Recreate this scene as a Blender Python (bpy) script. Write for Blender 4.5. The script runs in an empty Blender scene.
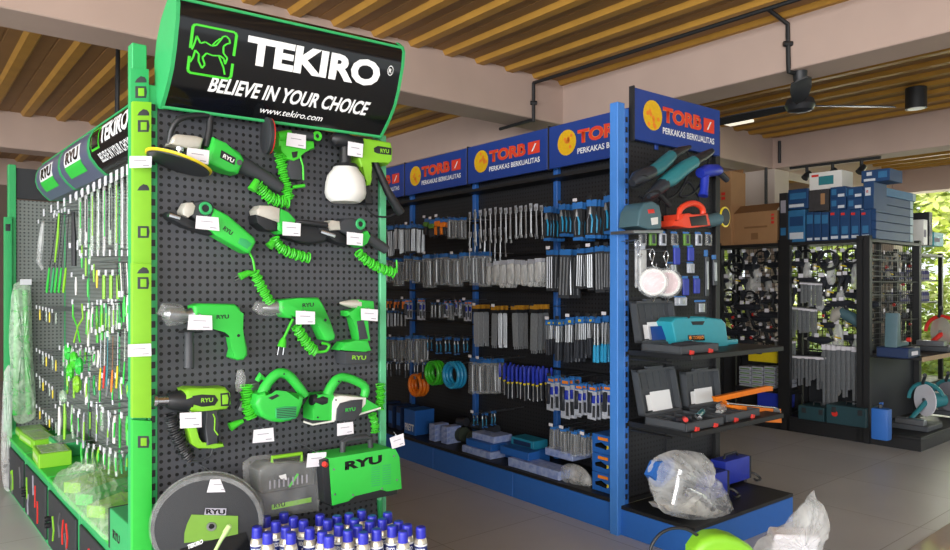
import bpy, bmesh, math, random
from mathutils import Vector, Matrix
R = random.Random(7)
SC = bpy.context.scene
COL = SC.collection
# ---------------------------------------------------------------- camera, world, light, exposure
F, CX, HY, EYE = 710.0, 475.0, 287.0, 1.45
cam = bpy.data.objects.new('camera', bpy.data.cameras.new('camera'))
COL.objects.link(cam); SC.camera = cam
cam.location = (0, 0, EYE); cam.rotation_euler = (math.pi/2, 0, 0)
cam.data.sensor_width = 36; cam.data.lens = 36*F/950; cam.data.shift_y = (HY-275)/950
cam.data.clip_start = .05; cam.data.clip_end = 200
SC.view_settings.view_transform = 'Standard'; SC.view_settings.look = 'None'
SC.view_settings.gamma = 1; SC.view_settings.use_curve_mapping = False
SC.view_settings.exposure = 0.04
w = bpy.data.worlds.new('sky'); SC.world = w; w.use_nodes = True
nt = w.node_tree; bg = nt.nodes['Background']
sky = nt.nodes.new('ShaderNodeTexSky'); sky.sky_type = 'HOSEK_WILKIE'; sky.turbidity = 6; sky.ground_albedo = .4
sky.sun_direction = Vector((-.3, -.5, .8)).normalized()
mx = nt.nodes.new('ShaderNodeMixRGB'); mx.inputs[0].default_value = .75
mx.inputs[2].default_value = (.93, .97, 1, 1)
nt.links.new(sky.outputs[0], mx.inputs[1]); nt.links.new(mx.outputs[0], bg.inputs[0])
bg.inputs[1].default_value = 1.7
def area(name, loc, target, sx, sy, power, color=(1, 1, 1)):
    l = bpy.data.lights.new(name, 'AREA'); l.shape = 'RECTANGLE'; l.size = sx; l.size_y = sy
    l.energy = power; l.color = color
    o = bpy.data.objects.new(name, l); COL.objects.link(o); o.location = loc
    o.rotation_euler = (Vector(target)-Vector(loc)).to_track_quat('-Z', 'Y').to_euler()
    o['kind'] = 'helper'
    return o
# daylight through the open shop front (behind the photographer) and the open left side
area('shopfront_daylight', (-1.0, -4.2, 2.0), (0.6, 4, 1.2), 8, 2.4, 560, (1, .98, .96))
area('side_daylight', (-6.5, -3.5, 2.1), (.5, 4, 1.2), 6, 2.4, 520, (.96, .98, 1))
area('garden_daylight', (9.5, 13.0, 2.2), (5, 7, 1.4), 7, 1.8, 420, (1, 1, .9))
sun = bpy.data.objects.new('sun', bpy.data.lights.new('sun', 'SUN')); COL.objects.link(sun); sun.data.energy = 3.2; sun.data.angle = .03
sun.rotation_euler = Vector((.45, .62, -1.0)).to_track_quat('-Z', 'Y').to_euler(); sun.location = (-6, -8, 12); sun['kind'] = 'helper'
# ---------------------------------------------------------------- helpers
def lin(h):
    h = h.lstrip('#'); c = [int(h[i:i+2], 16)/255 for i in (0, 2, 4)]
    return tuple((v/12.92 if v <= .04045 else ((v+.055)/1.055)**2.4) for v in c)+(1,)
M = {}
def mat(name, col, rough=.5, metal=0., var=.08, scale=30, bump=0., emit=0., spec=None, col2=None):
    if name in M: return M[name]
    m = bpy.data.materials.new(name); m.use_nodes = True; t = m.node_tree; b = t.nodes['Principled BSDF']
    c = lin(col); b.inputs['Roughness'].default_value = rough; b.inputs['Metallic'].default_value = metal
    if spec is not None: b.inputs['Specular IOR Level'].default_value = spec
    tc = t.nodes.new('ShaderNodeTexCoord'); n = t.nodes.new('ShaderNodeTexNoise'); n.inputs['Scale'].default_value = scale
    n.inputs['Detail'].default_value = 3
    t.links.new(tc.outputs['Object'], n.inputs['Vector'])
    r = t.nodes.new('ShaderNodeMixRGB')
    k = lin(col2) if col2 else tuple(min(1, v*(1+var)) for v in c[:3])+(1,)
    r.inputs[1].default_value = tuple(v*(1-var) for v in c[:3])+(1,) if not col2 else c
    r.inputs[2].default_value = k
    t.links.new(n.outputs[0], r.inputs[0]); t.links.new(r.outputs[0], b.inputs['Base Color'])
    if bump:
        bp = t.nodes.new('ShaderNodeBump'); bp.inputs['Strength'].default_value = bump; bp.inputs['Distance'].default_value = .01
        t.links.new(n.outputs[0], bp.inputs['Height']); t.links.new(bp.outputs[0], b.inputs['Normal'])
    if emit:
        b.inputs['Emission Color'].default_value = c; b.inputs['Emission Strength'].default_value = emit
    M[name] = m; return m
def film(name, col='#f2f5f5', alpha=.35, rough=.12, scale=18):
    """wrinkled clear polythene"""
    m = bpy.data.materials.new(name); m.use_nodes = True; t = m.node_tree; b = t.nodes['Principled BSDF']
    b.inputs['Base Color'].default_value = lin(col); b.inputs['Roughness'].default_value = rough
    tc = t.nodes.new('ShaderNodeTexCoord'); n = t.nodes.new('ShaderNodeTexNoise'); n.inputs['Scale'].default_value = scale
    n.inputs['Detail'].default_value = 4; n.inputs['Distortion'].default_value = 1.5
    t.links.new(tc.outputs['Object'], n.inputs['Vector'])
    mr = t.nodes.new('ShaderNodeMapRange'); mr.inputs[1].default_value = .35; mr.inputs[2].default_value = .7
    mr.inputs[3].default_value = alpha*.6; mr.inputs[4].default_value = min(1, alpha*1.35)
    t.links.new(n.outputs[0], mr.inputs[0]); t.links.new(mr.outputs[0], b.inputs['Alpha'])
    bp = t.nodes.new('ShaderNodeBump'); bp.inputs['Strength'].default_value = .45; bp.inputs['Distance'].default_value = .012
    t.links.new(n.outputs[0], bp.inputs['Height']); t.links.new(bp.outputs[0], b.inputs['Normal'])
    M[name] = m; return m
class Frame:
    """upright plane in the shop: x along it (to a viewer's right), y into it, z up"""
    def __init__(s, ox, oy, deg):
        s.o = Vector((ox, oy, 0)); s.a = math.radians(deg)
        s.M = Matrix.Translation(s.o) @ Matrix.Rotation(s.a, 4, 'Z'); s.Mi = s.M.inverted()
    def pix(s, px, py, off=0):
        c = s.Mi @ Vector((0, 0, EYE)); d = s.Mi.to_3x3() @ Vector(((px-CX)/F, 1, (HY-py)/F))
        t = (-off-c.y)/d.y; p = c+d*t
        return Vector((p.x, -off, p.z))
    def xz(s, pts, off=0):
        return [(lambda q: (q.x, q.z))(s.pix(a, b, off)) for a, b in pts]
    def pz(s, px, py, z):
        """point of the horizontal plane z seen at a pixel"""
        d = Vector(((px-CX)/F, 1, (HY-py)/F)); t = (z-EYE)/d.z
        return s.Mi @ (Vector((0, 0, EYE))+d*t)
W = Frame(0, 0, 0)
BASE = {}
def setp(o, label=None, cat=None, group=None, kind=None):
    if label: o['label'] = label
    if cat: o['category'] = cat
    if group: o['group'] = group
    if kind: o['kind'] = kind
    return o
def thing(fr, name, label, cat, base, group=None):
    o = bpy.data.objects.new(name, None); COL.objects.link(o); o.empty_display_size = .05
    o.matrix_world = fr.M @ Matrix.Translation(Vector(base)); BASE[o.name] = (Vector(base), fr)
    return setp(o, label, cat, group)
def finish(bm, name, m, smooth):
    bmesh.ops.remove_doubles(bm, verts=bm.verts, dist=1e-6)
    bmesh.ops.recalc_face_normals(bm, faces=bm.faces)
    me = bpy.data.meshes.new(name); bm.to_mesh(me); bm.free()
    for x in (m if isinstance(m, (list, tuple)) else [m]): me.materials.append(M[x] if isinstance(x, str) else x)
    if smooth:
        me.polygons.foreach_set('use_smooth', [True]*len(me.polygons))
        try: me.set_sharp_from_angle(angle=math.radians(38))
        except Exception: pass
    return me
def part(root, name, bm, m, smooth=True, label=None):
    """a mesh written in frame coordinates, hung under its thing (or under a part of it)"""
    top = root
    while top.parent: top = top.parent
    b = BASE[top.name][0]
    bmesh.ops.translate(bm, verts=bm.verts, vec=-b)
    o = bpy.data.objects.new(name, finish(bm, name, m, smooth)); COL.objects.link(o); o.parent = root
    if label: o['label'] = label
    return o
def solo(fr, name, bm, m, label=None, cat=None, base=None, group=None, kind=None, smooth=True):
    """a thing (or a piece of the setting) that is one mesh"""
    b = Vector(base) if base is not None else Vector((0, 0, 0))
    bmesh.ops.translate(bm, verts=bm.verts, vec=-b)
    o = bpy.data.objects.new(name, finish(bm, name, m, smooth)); COL.objects.link(o)
    o.matrix_world = fr.M @ Matrix.Translation(b); BASE[o.name] = (b, fr)
    return setp(o, label, cat, group, kind)
def B(): return bmesh.new()
def box(bm, x0, x1, y0, y1, z0, z1, bev=0, mi=0, seg=1):
    vs = [bm.verts.new((x, y, z)) for x in (x0, x1) for y in (y0, y1) for z in (z0, z1)]
    fs = [bm.faces.new([vs[i] for i in q]) for q in ((0,1,3,2),(4,6,7,5),(0,4,5,1),(2,3,7,6),(0,2,6,4),(1,5,7,3))]
    for f in fs: f.material_index = mi
    if bev:
        es = list({e for f in fs for e in f.edges})
        r = bmesh.ops.bevel(bm, geom=es, offset=bev, segments=seg, affect='EDGES', profile=.6, clamp_overlap=True)
        for f in r['faces']: f.material_index = mi
    return vs
def obox(bm, c, ex, ey, ez, sx, sy, sz, mi=0):
    c = Vector(c); ex, ey, ez = (Vector(v).normalized() for v in (ex, ey, ez))
    vs = [bm.verts.new(c+ex*a*sx/2+ey*b*sy/2+ez*d*sz/2) for a in (-1, 1) for b in (-1, 1) for d in (-1, 1)]
    for q in ((0,1,3,2),(4,6,7,5),(0,4,5,1),(2,3,7,6),(0,2,6,4),(1,5,7,3)):
        bm.faces.new([vs[i] for i in q]).material_index = mi
    return vs
def prism(bm, pts, y0, y1, bev=0, seg=2, mi=0, dxz=(0, 0)):
    """outline in (x, z) given a thickness from y0 (front) back to y1"""
    a = [bm.verts.new((x, y0, z)) for x, z in pts]; b = [bm.verts.new((x+dxz[0], y1, z+dxz[1])) for x, z in pts]
    f = bm.faces.new(a); g = bm.faces.new(b[::-1]); fs = [f, g]
    n = len(pts)
    for i in range(n): fs.append(bm.faces.new((a[i], b[i], b[(i+1) % n], a[(i+1) % n])))
    for q in fs: q.material_index = mi
    if bev:
        r = bmesh.ops.bevel(bm, geom=list(f.edges), offset=bev, segments=seg, affect='EDGES', profile=.6, clamp_overlap=True)
        for q in r['faces']: q.material_index = mi
def tube(bm, pts, rad, seg=8, sq=1., mi=0, cap=True):
    """round bar along points, a radius per point"""
    pts = [Vector(p) for p in pts]; n = len(pts)
    if not isinstance(rad, (list, tuple)): rad = [rad]*n
    rings = []; up = None
    for i, p in enumerate(pts):
        d = (pts[min(i+1, n-1)]-pts[max(i-1, 0)])
        d = d.normalized() if d.length > 1e-9 else Vector((0, 0, 1))
        if up is None: up = Vector((0, 1, 0)) if abs(d.y) < .9 else Vector((1, 0, 0))
        s = d.cross(up)
        if s.length < 1e-4: s = d.cross(Vector((1, 0, 0)))
        s.normalize(); up = s.cross(d).normalized()
        rings.append([bm.verts.new(p+(s*math.cos(k*2*math.pi/seg)+up*math.sin(k*2*math.pi/seg)*sq)*rad[i]) for k in range(seg)])
    for i in range(n-1):
        for k in range(seg):
            bm.faces.new((rings[i][k], rings[i][(k+1) % seg], rings[i+1][(k+1) % seg], rings[i+1][k])).material_index = mi
    if cap:
        bm.faces.new(rings[0][::-1]).material_index = mi; bm.faces.new(rings[-1]).material_index = mi
def lathe(bm, c, ax, prof, seg=16, mi=0):
    c = Vector(c); ax = Vector(ax).normalized()
    tube(bm, [c+ax*d for d, r in prof], [max(r, 1e-4) for d, r in prof], seg, 1., mi)
def smoothpath(pts, k=6):
    pts = [Vector(p) for p in pts]; out = []
    for i in range(len(pts)-1):
        p0 = pts[max(i-1, 0)]; p1 = pts[i]; p2 = pts[i+1]; p3 = pts[min(i+2, len(pts)-1)]
        for j in range(k):
            t = j/k
            out.append(.5*((2*p1)+(p2-p0)*t+(2*p0-5*p1+4*p2-p3)*t*t+(3*p1-p0-3*p2+p3)*t**3))
    return out+[pts[-1]]
def arc(cx, cz, r, a0, a1, n):
    return [(cx+r*math.cos(math.radians(a0+(a1-a0)*i/n)), cz+r*math.sin(math.radians(a0+(a1-a0)*i/n))) for i in range(n+1)]
def text_bm(s, size=1., bold=0., shear=0., width=None, space=1., cuts=0):
    """flat lettering in x, z from (0, 0): left edge and baseline"""
    cu = bpy.data.curves.new('t', 'FONT'); cu.body = s; cu.size = size; cu.offset = bold*size; cu.shear = shear
    cu.space_character = space; cu.resolution_u = 3
    ob = bpy.data.objects.new('t', cu); COL.objects.link(ob); dg = bpy.context.evaluated_depsgraph_get()
    me = bpy.data.meshes.new_from_object(ob.evaluated_get(dg)); bm = bmesh.new(); bm.from_mesh(me)
    bpy.data.objects.remove(ob); bpy.data.meshes.remove(me); bpy.data.curves.remove(cu)
    for v in bm.verts: v.co = Vector((v.co.x, 0, v.co.y))
    if bm.verts:
        x0 = min(v.co.x for v in bm.verts); x1 = max(v.co.x for v in bm.verts); z0 = min(v.co.z for v in bm.verts)
        k = (width/(x1-x0)) if width else 1
        for v in bm.verts: v.co = Vector(((v.co.x-x0)*k, 0, v.co.z-z0))
    bmesh.ops.dissolve_limit(bm, angle_limit=.01, verts=bm.verts, edges=bm.edges)
    bmesh.ops.triangulate(bm, faces=bm.faces)
    if cuts:
        z1 = max(v.co.z for v in bm.verts)
        for i in range(1, cuts):
            g = list(bm.verts)+list(bm.edges)+list(bm.faces)
            bmesh.ops.bisect_plane(bm, geom=g, plane_co=(0, 0, z1*i/cuts), plane_no=(0, 0, 1))
    return bm
def text_on(root, s, x, y, z, w, h, m, name='lettering', bold=.02, shear=0., rot=0., slope=0.):
    """lettering in the plane y, w wide and h tall, from its lower left corner"""
    bm = text_bm(s, 1., bold, shear)
    X = max(v.co.x for v in bm.verts); Z = max(v.co.z for v in bm.verts); c, q = math.cos(rot), math.sin(rot)
    for v in bm.verts:
        a, b = v.co.x/X*w, v.co.z/Z*h
        v.co = Vector((x+a*c-b*q, y, z+a*q+b*c+a*slope))
    return part(root, name, bm, m, smooth=False)
def quad(bm, p, mi=0):
    bm.faces.new([bm.verts.new(v) for v in p]).material_index = mi
def dup(o, parent=None):
    c = o.copy(); COL.objects.link(c)
    if parent: c.parent = parent
    if o.name in BASE: BASE[c.name] = BASE[o.name]
    for ch in list(o.children): dup(ch, c)
    return c
def dup_at(o, fr, loc, rz=0., ry=0., rx=0., label=None, group=None, scale=None):
    c = dup(o); c.matrix_world = fr.M @ Matrix.Translation(Vector(loc)) @ Matrix.Rotation(rz, 4, 'Z') @ Matrix.Rotation(ry, 4, 'Y') @ Matrix.Rotation(rx, 4, 'X')
    if scale: c.scale = scale if isinstance(scale, (tuple, list)) else (scale,)*3
    if label: c['label'] = label
    if group: c['group'] = group
    return c
# ---------------------------------------------------------------- materials
mat('plaster', '#c9bab0', .85, var=.10, scale=2.2, bump=.15)
mat('beam_concrete', '#b8a195', .85, var=.14, scale=1.6, bump=.25)
mat('deck_wood', '#946e40', .55, var=.18, scale=5)
mat('deck_rib', '#b28435', .5, var=.2, scale=6)
mat('black_metal', '#1b1c1e', .5)
mat('black_plastic', '#202226', .45)
mat('dark_grey_plastic', '#3a3d42', .5)
mat('charcoal', '#2a2d31', .6)
mat('ryu_green', '#35c446', .42, var=.05)
mat('rack_green', '#33a862', .45, var=.06)
mat('lime_green', '#86c92e', .42, var=.05)
mat('bright_green', '#45cc30', .4, var=.06)
mat('mint', '#5fc08c', .4)
mat('sign_black', '#0d0f12', .12, var=.02)
mat('sign_white', '#f2f4f5', .35, var=.02)
mat('paper_white', '#eceaf2', .7, var=.03)
mat('grey_print', '#9a98a4', .8)
mat('slate_sign', '#59607a', .3, var=.05)
mat('rack_blue', '#4585d6', .45, var=.05)
mat('plinth_blue', '#2f6cc0', .45, var=.05)
mat('torbo_blue', '#1d3f8f', .35, var=.05)
mat('sign_yellow', '#f2c51d', .4, col2='#d9a512', scale=60)
mat('sign_red', '#e2412a', .4)
mat('sign_orange', '#f08a2c', .4)
mat('chrome', '#c9cbcf', .22, 1., var=.05)
mat('steel', '#9b9ea3', .35, .9, var=.1)
mat('cast_metal', '#cfccc2', .4, .35, var=.08, scale=80)
mat('white_plastic', '#e6e6e2', .4, var=.03)
mat('yellow', '#e8d022', .4)
mat('red', '#d8322a', .4)
mat('orange', '#f2811c', .45)
mat('teal', '#2f7f88', .42)
mat('light_teal', '#2f9fb0', .42)
mat('bosch_blue', '#1d4a78', .5, var=.1, scale=12)
mat('royal_blue', '#2438b0', .4)
mat('cardboard', '#a98058', .85, var=.08, scale=9)
mat('cardboard_dark', '#8a6440', .85, var=.08, scale=9)
film('clear_film', alpha=.16, scale=8); film('milky_film', alpha=.36, rough=.22, scale=7); film('green_film', '#cfe8cf', alpha=.45, scale=12)
def pegmat(name, col, pitch, hole='#08090a', light=None):
    m = bpy.data.materials.new(name); m.use_nodes = True; t = m.node_tree; b = t.nodes['Principled BSDF']
    b.inputs['Roughness'].default_value = .55
    N = t.nodes.new; L = t.links.new
    tc = N('ShaderNodeTexCoord'); sx = N('ShaderNodeSeparateXYZ'); L(tc.outputs['Object'], sx.inputs[0])
    sq = []
    for k in (0, 2):
        a = N('ShaderNodeMath'); a.operation = 'MULTIPLY'; a.inputs[1].default_value = 1/pitch; L(sx.outputs[k], a.inputs[0])
        f = N('ShaderNodeMath'); f.operation = 'FRACT'; L(a.outputs[0], f.inputs[0])
        s = N('ShaderNodeMath'); s.operation = 'SUBTRACT'; s.inputs[1].default_value = .5; L(f.outputs[0], s.inputs[0])
        p = N('ShaderNodeMath'); p.operation = 'POWER'; p.inputs[1].default_value = 2; L(s.outputs[0], p.inputs[0]); sq.append(p)
    ad = N('ShaderNodeMath'); L(sq[0].outputs[0], ad.inputs[0]); L(sq[1].outputs[0], ad.inputs[1])
    lt = N('ShaderNodeMath'); lt.operation = 'LESS_THAN'; lt.inputs[1].default_value = .24**2; L(ad.outputs[0], lt.inputs[0])
    mxr = N('ShaderNodeMixRGB'); L(lt.outputs[0], mxr.inputs[0]); mxr.inputs[1].default_value = lin(col); mxr.inputs[2].default_value = lin(hole)
    L(mxr.outputs[0], b.inputs['Base Color'])
    bp = N('ShaderNodeBump'); bp.invert = True; bp.inputs['Strength'].default_value = .6; bp.inputs['Distance'].default_value = .003
    L(lt.outputs[0], bp.inputs['Height']); L(bp.outputs[0], b.inputs['Normal'])
    M[name] = m
pegmat('peg_dark', '#4a4c52', .0258); pegmat('peg_grey', '#777e7b', .0258, '#454a48'); pegmat('peg_black', '#26272b', .03)
def tilemat():
    m = bpy.data.materials.new('floor_tiles'); m.use_nodes = True; t = m.node_tree; b = t.nodes['Principled BSDF']
    N = t.nodes.new; L = t.links.new
    tc = N('ShaderNodeTexCoord'); br = N('ShaderNodeTexBrick'); L(tc.outputs['Object'], br.inputs['Vector'])
    br.offset = 0; br.inputs['Scale'].default_value = 1; br.inputs['Brick Width'].default_value = .8; br.inputs['Row Height'].default_value = .8
    br.inputs['Mortar Size'].default_value = .003; br.inputs['Color1'].default_value = lin('#c6c7c8'); br.inputs['Color2'].default_value = lin('#c0c1c2')
    br.inputs['Mortar'].default_value = lin('#9a9794')
    n = N('ShaderNodeTexNoise'); n.inputs['Scale'].default_value = 2.5; n.inputs['Detail'].default_value = 5; L(tc.outputs['Object'], n.inputs['Vector'])
    mr = N('ShaderNodeMapRange'); mr.inputs[3].default_value = .85; mr.inputs[4].default_value = 1.12; L(n.outputs[0], mr.inputs[0])
    mm = N('ShaderNodeMixRGB'); mm.blend_type = 'MULTIPLY'; mm.inputs[0].default_value = 1; L(br.outputs[0], mm.inputs[1]); L(mr.outputs[0], mm.inputs[2])
    L(mm.outputs[0], b.inputs['Base Color'])
    m2 = N('ShaderNodeMapRange'); m2.inputs[3].default_value = .25; m2.inputs[4].default_value = .5; L(n.outputs[0], m2.inputs[0]); L(m2.outputs[0], b.inputs['Roughness'])
    M['floor_tiles'] = m
tilemat()
# ---------------------------------------------------------------- the building (frame BD: x = U, y = V)
BD = Frame(0, 0, 39.5)
bm = B(); box(bm, -7, 13.2, -9, 13.2, -.12, 0); solo(BD, 'floor', bm, 'floor_tiles', kind='structure')
def beam(name, x0, x1, y0, y1, z0=3.0, z1=3.42):
    bm = B(); box(bm, x0, x1, y0, y1, z0, z1, .008); solo(BD, name, bm, 'beam_concrete', kind='structure', smooth=False)
US = (-2.9, 1.0, 4.96, 8.93, 12.9); VS = (-4.6, 0.0, 4.7, 9.4)
k = 1
for u in (4.96, 8.93, 12.9, -6.9, -2.9):
    beam('trim_%d' % k, u, u+.35, -9, 13); k += 1
for v in (4.7, 9.4, 12.85, -4.6):
    beam('trim_%d' % k, -7, 13.2, v, v+.36); k += 1
# corrugated deck: ribs run along V
def deck():
    bm = B(); pitch = .342; u = -6.95; prof = []
    while u < 13.4:
        prof += [(u, 3.405), (u+.10, 3.405), (u+.105, 3.412), (u+.115, 3.412), (u+.12, 3.405), (u+.215, 3.405), (u+.24, 3.37), (u+.315, 3.37)]
        u += pitch
    a = [bm.verts.new((x, -9, z)) for x, z in prof]; b = [bm.verts.new((x, 13.1, z)) for x, z in prof]
    for i in range(len(prof)-1):
        f = bm.faces.new((a[i], a[i+1], b[i+1], b[i])); f.material_index = 1 if i % 8 in (5, 6, 7) else 0
    quad(bm, [(-7, -9, 3.5), (13.4, -9, 3.5), (13.4, 13.1, 3.5), (-7, 13.1, 3.5)])
    solo(BD, 'ceiling', bm, ['deck_wood', 'deck_rib'], kind='structure', smooth=False)
deck()
k = 1
for (u, v) in ((8.93, 4.7), (8.93, 9.4), (12.85, 4.7), (12.85, 12.8), (-2.9, 9.4), (4.96, 12.8), (12.85, -4.6), (8.93, 12.8)):
    bm = B(); box(bm, u, u+.38, v-.03, v+.39, 0, 3.0, .008); solo(BD, 'trim_%d' % (k+30), bm, 'plaster', kind='structure', smooth=False); k += 1
bm = B(); box(bm, -7.2, 6.5, 13.0, 13.2, 0, 3.0); solo(BD, 'wall_back', bm, mat('wall_brown', '#6f5f55', .9, var=.1, scale=1), kind='structure', smooth=False)
# ---------------------------------------------------------------- green display rack: end panel (frame G), left side (frame GL)
G = Frame(-1.061, 2.37, 40.7)
GL = Frame(-1.061, 2.37, 40.7-90)
rack = thing(G, 'display_rack', 'green end rack with a black perforated panel of hanging power tools', 'rack', (0, 0, 0))
bm = B(); box(bm, .0, .87, 0, .02, .39, 2.06); part(rack, 'pegboard', bm, 'peg_dark', False)
bm = B(); box(bm, .875, .905, -.01, .05, 0, 2.08, .002); part(rack, 'upright', bm, 'mint', False)
bm = B(); box(bm, -.005, .87, .02, .04, .39, 2.04); part(rack, 'backing_panel', bm, 'charcoal', False)
def upright(x0, x1, y0, y1, z1, m, slots, root, n_off=.002):
    bm = B(); box(bm, x0, x1, y0, y1, 0, z1, .002); u = part(root, 'upright', bm, m, False)
    b2 = B(); z = .1
    while z < z1-.05:
        box(b2, x0+(x1-x0)*.25, x1-(x1-x0)*.25, y0-n_off, y0, z, z+.022); z += .045
    part(u, 'slots', b2, slots, False)
upright(-.03, 0, -.005, .05, 2.12, 'rack_green', 'black_plastic', rack)
bm = B(); box(bm, -.078, -.032, .0, .05, .0, 2.25, .003); part(rack, 'end_post', bm, 'rack_green', False)
# the big curved sign over the end panel
def sign_profile(px_pts, fr_side):
    return [(-p[0], p[1]) for p in fr_side.xz(px_pts)]       # (v, z)
backp = sign_profile([(159.5, 107), (157, 90), (156.5, 62), (158.5, 42), (163, 20), (169, 2), (174, -7)], GL)
frontp = sign_profile([(177.3, -3), (178.2, 3), (177.5, 20), (176, 35), (174.5, 50), (172, 68), (168.5, 84), (165, 97), (161.8, 108)], GL)
SW = .80; YAW = -.075
def fpt(a, t, off=0.):
    """point of the curved face: a = 0..1 across, t = 0 (top) .. 1 (bottom)"""
    k = t*(len(frontp)-1); i = min(int(k), len(frontp)-2); f = k-i
    v = frontp[i][0]*(1-f)+frontp[i+1][0]*f; z = frontp[i][1]*(1-f)+frontp[i+1][1]*f
    return Vector((a*SW, v-off+YAW*a, z+a*.0))
bm = B()
prof = backp+frontp
L_ = [bm.verts.new((0, v, z)) for v, z in prof]; Rr = [bm.verts.new((SW, v+YAW, z)) for v, z in prof]
n = len(prof)
for i in range(n): bm.faces.new((L_[i], L_[(i+1) % n], Rr[(i+1) % n], Rr[i]))
sg = part(rack, 'sign', bm, 'sign_black')
for x, yy in ((0, 0), (SW, YAW)):
    bm = B(); cv = sum(v for v, z in prof)/n; cz = sum(z for v, z in prof)/n
    pts = [(cv+(v-cv)*1.02, cz+(z-cz)*1.02) for v, z in prof]
    a = [bm.verts.new((x-.006, v+yy, z)) for v, z in pts]; b = [bm.verts.new((x+.006, v+yy, z)) for v, z in pts]
    bm.faces.new(a); bm.faces.new(b[::-1])
    for i in range(n): bm.faces.new((a[i], b[i], b[(i+1) % n], a[(i+1) % n]))
    part(sg, 'end_cap', bm, 'rack_green', False)
for t in (0.02, .985):
    bm = B(); p, q = fpt(0, t), fpt(1, t); tube(bm, [p, q], .006, 6); part(sg, 'edge_strip', bm, 'rack_green')
def sign_text(s, a0, a1, t0, t1, m, bold, shear=0.):
    tb = text_bm(s, 1., bold, shear, cuts=8)
    X = max(v.co.x for v in tb.verts); Z = max(v.co.z for v in tb.verts)
    for v in tb.verts: v.co = fpt(a0+(a1-a0)*v.co.x/X, t1+(t0-t1)*v.co.z/Z, .003)
    part(sg, 'lettering', tb, m, False)
sign_text('TEKIRO', .275, .89, .255, .51, 'sign_white', .045)
sign_text('BELIEVE IN YOUR CHOICE', .15, .875, .635, .765, 'sign_white', .03, .18)
sign_text('www.tekiro.com', .385, .675, .83, .90, 'sign_white', .01, .15)
sign_text('R', .931, .947, .30, .345, 'sign_white', .02)
bm = B()
for r in (1.,):
    n2 = 20
    for i in range(n2):
        a1, a2 = 2*math.pi*i/n2, 2*math.pi*(i+1)/n2
        quad(bm, [fpt(.939+.015*math.cos(q)*k, .32+.05*math.sin(q)*k, .003) for q, k in ((a1, .85), (a1, 1), (a2, 1), (a2, .85))])
part(sg, 'lettering', bm, 'sign_white', False)
# horse emblem in its green frame
def strip(pts, wd, m, root=sg, off=.0035):
    pts = [(a*.87-.012, .10+t*.93) for a, t in pts]
    bm = B()
    for (a, t), (c, d) in zip(pts, pts[1:]):
        dx, dt = (c-a)*1.55, (d-t); l = math.hypot(dx, dt) or 1; nx, nt = -dt/l*wd/1.55, dx/l*wd
        quad(bm, [fpt(a-nx, t-nt, off), fpt(c-nx, d-nt, off), fpt(c+nx, d+nt, off), fpt(a+nx, t+nt, off)])
    return part(root, 'emblem', bm, m, False)
fr_ = [(.09, .17), (.265, .17), (.275, .19), (.275, .56), (.265, .58), (.09, .58), (.08, .56), (.08, .19), (.09, .17)]
strip(fr_, .009, 'bright_green')
strip([(.10, .27), (.12, .33), (.14, .31), (.17, .335), (.19, .32), (.205, .27), (.215, .23), (.23, .22), (.245, .245), (.25, .28), (.235, .29), (.222, .32), (.225, .38), (.245, .42), (.24, .47), (.23, .43), (.21, .41)], .006, 'bright_green')
strip([(.21, .41), (.18, .42), (.15, .41), (.135, .45), (.15, .50), (.14, .53), (.12, .48), (.118, .43), (.10, .40), (.095, .46), (.085, .50)], .006, 'bright_green')
strip([(.10, .27), (.095, .33), (.09, .37), (.085, .40)], .006, 'bright_green')
strip([(.17, .335), (.185, .29), (.205, .25)], .005, 'bright_green')
strip([(.205, .41), (.235, .50), (.245, .55)], .006, 'bright_green')
# left side of the green display: three bays with recessed pegboard, base cabinets and a curved header
GY = .40            # recess of the side pegboard behind the cabinets' front
bays = [(-3.55, -2.82), (-2.80, -2.07), (-2.05, -1.32), (-1.30, -.02)]
for i, (x0, x1) in enumerate(bays):
    where = ('farthest', 'second farthest', 'third farthest', 'nearest')[i]
    t = thing(GL, 'display_rack', 'green side bay with base cabinet and pegboard, %s along the left side' % where, 'rack', (x0, 0, 0), 'side bays of the green display')
    bm = B(); box(bm, x0, x1, GY, GY+.02, .39, 2.1); part(t, 'pegboard', bm, 'peg_grey', False)
    bm = B(); box(bm, x0, x1, .04, GY, .0, .365, .003); cb = part(t, 'base_cabinet', bm, 'rack_green', False)
    bm = B(); box(bm, x0, x1, .035, GY, .367, .39, .003); part(t, 'base_top', bm, 'ryu_green', False)
    segs = [(x0, x1)] if i < 3 else [(x0, x0+.63), (x0+.65, x1)]
    for a, b in segs:
        bm = B(); box(bm, a+.03, b-.03, .028, .04, .03, .33, .003); dr = part(t, 'door', bm, 'charcoal', False)
        for q in range(5):
            bm = B(); xx = a+.08+(b-a-.16)*R.random(); zz = .08+R.random()*.2
            tube(bm, [(xx, .026, zz-.06), (xx+R.uniform(-.03, .03), .026, zz), (xx+R.uniform(-.03, .03), .026, min(zz+.07, .32))], .005, 5)
            part(dr, 'printed_tool', bm, ('lime_green', 'grey_print', 'red', 'steel')[R.randrange(4)], False)
        bm = B(); lathe(bm, (a+.1, .028, .19), (0, -1, 0), [(0, .014), (.015, .016), (.03, .014)], 10); lathe(bm, (a+.1, .028, .155), (0, -1, 0), [(0, .014), (.015, .016), (.03, .014)], 10)
        part(dr, 'handle', bm, 'black_plastic')
    if i < 3:
        bm = B(); box(bm, x0-.012, x0+.012, GY-.004, GY+.03, 0, 2.1, .002); part(t, 'upright', bm, 'rack_green', False)
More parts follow.
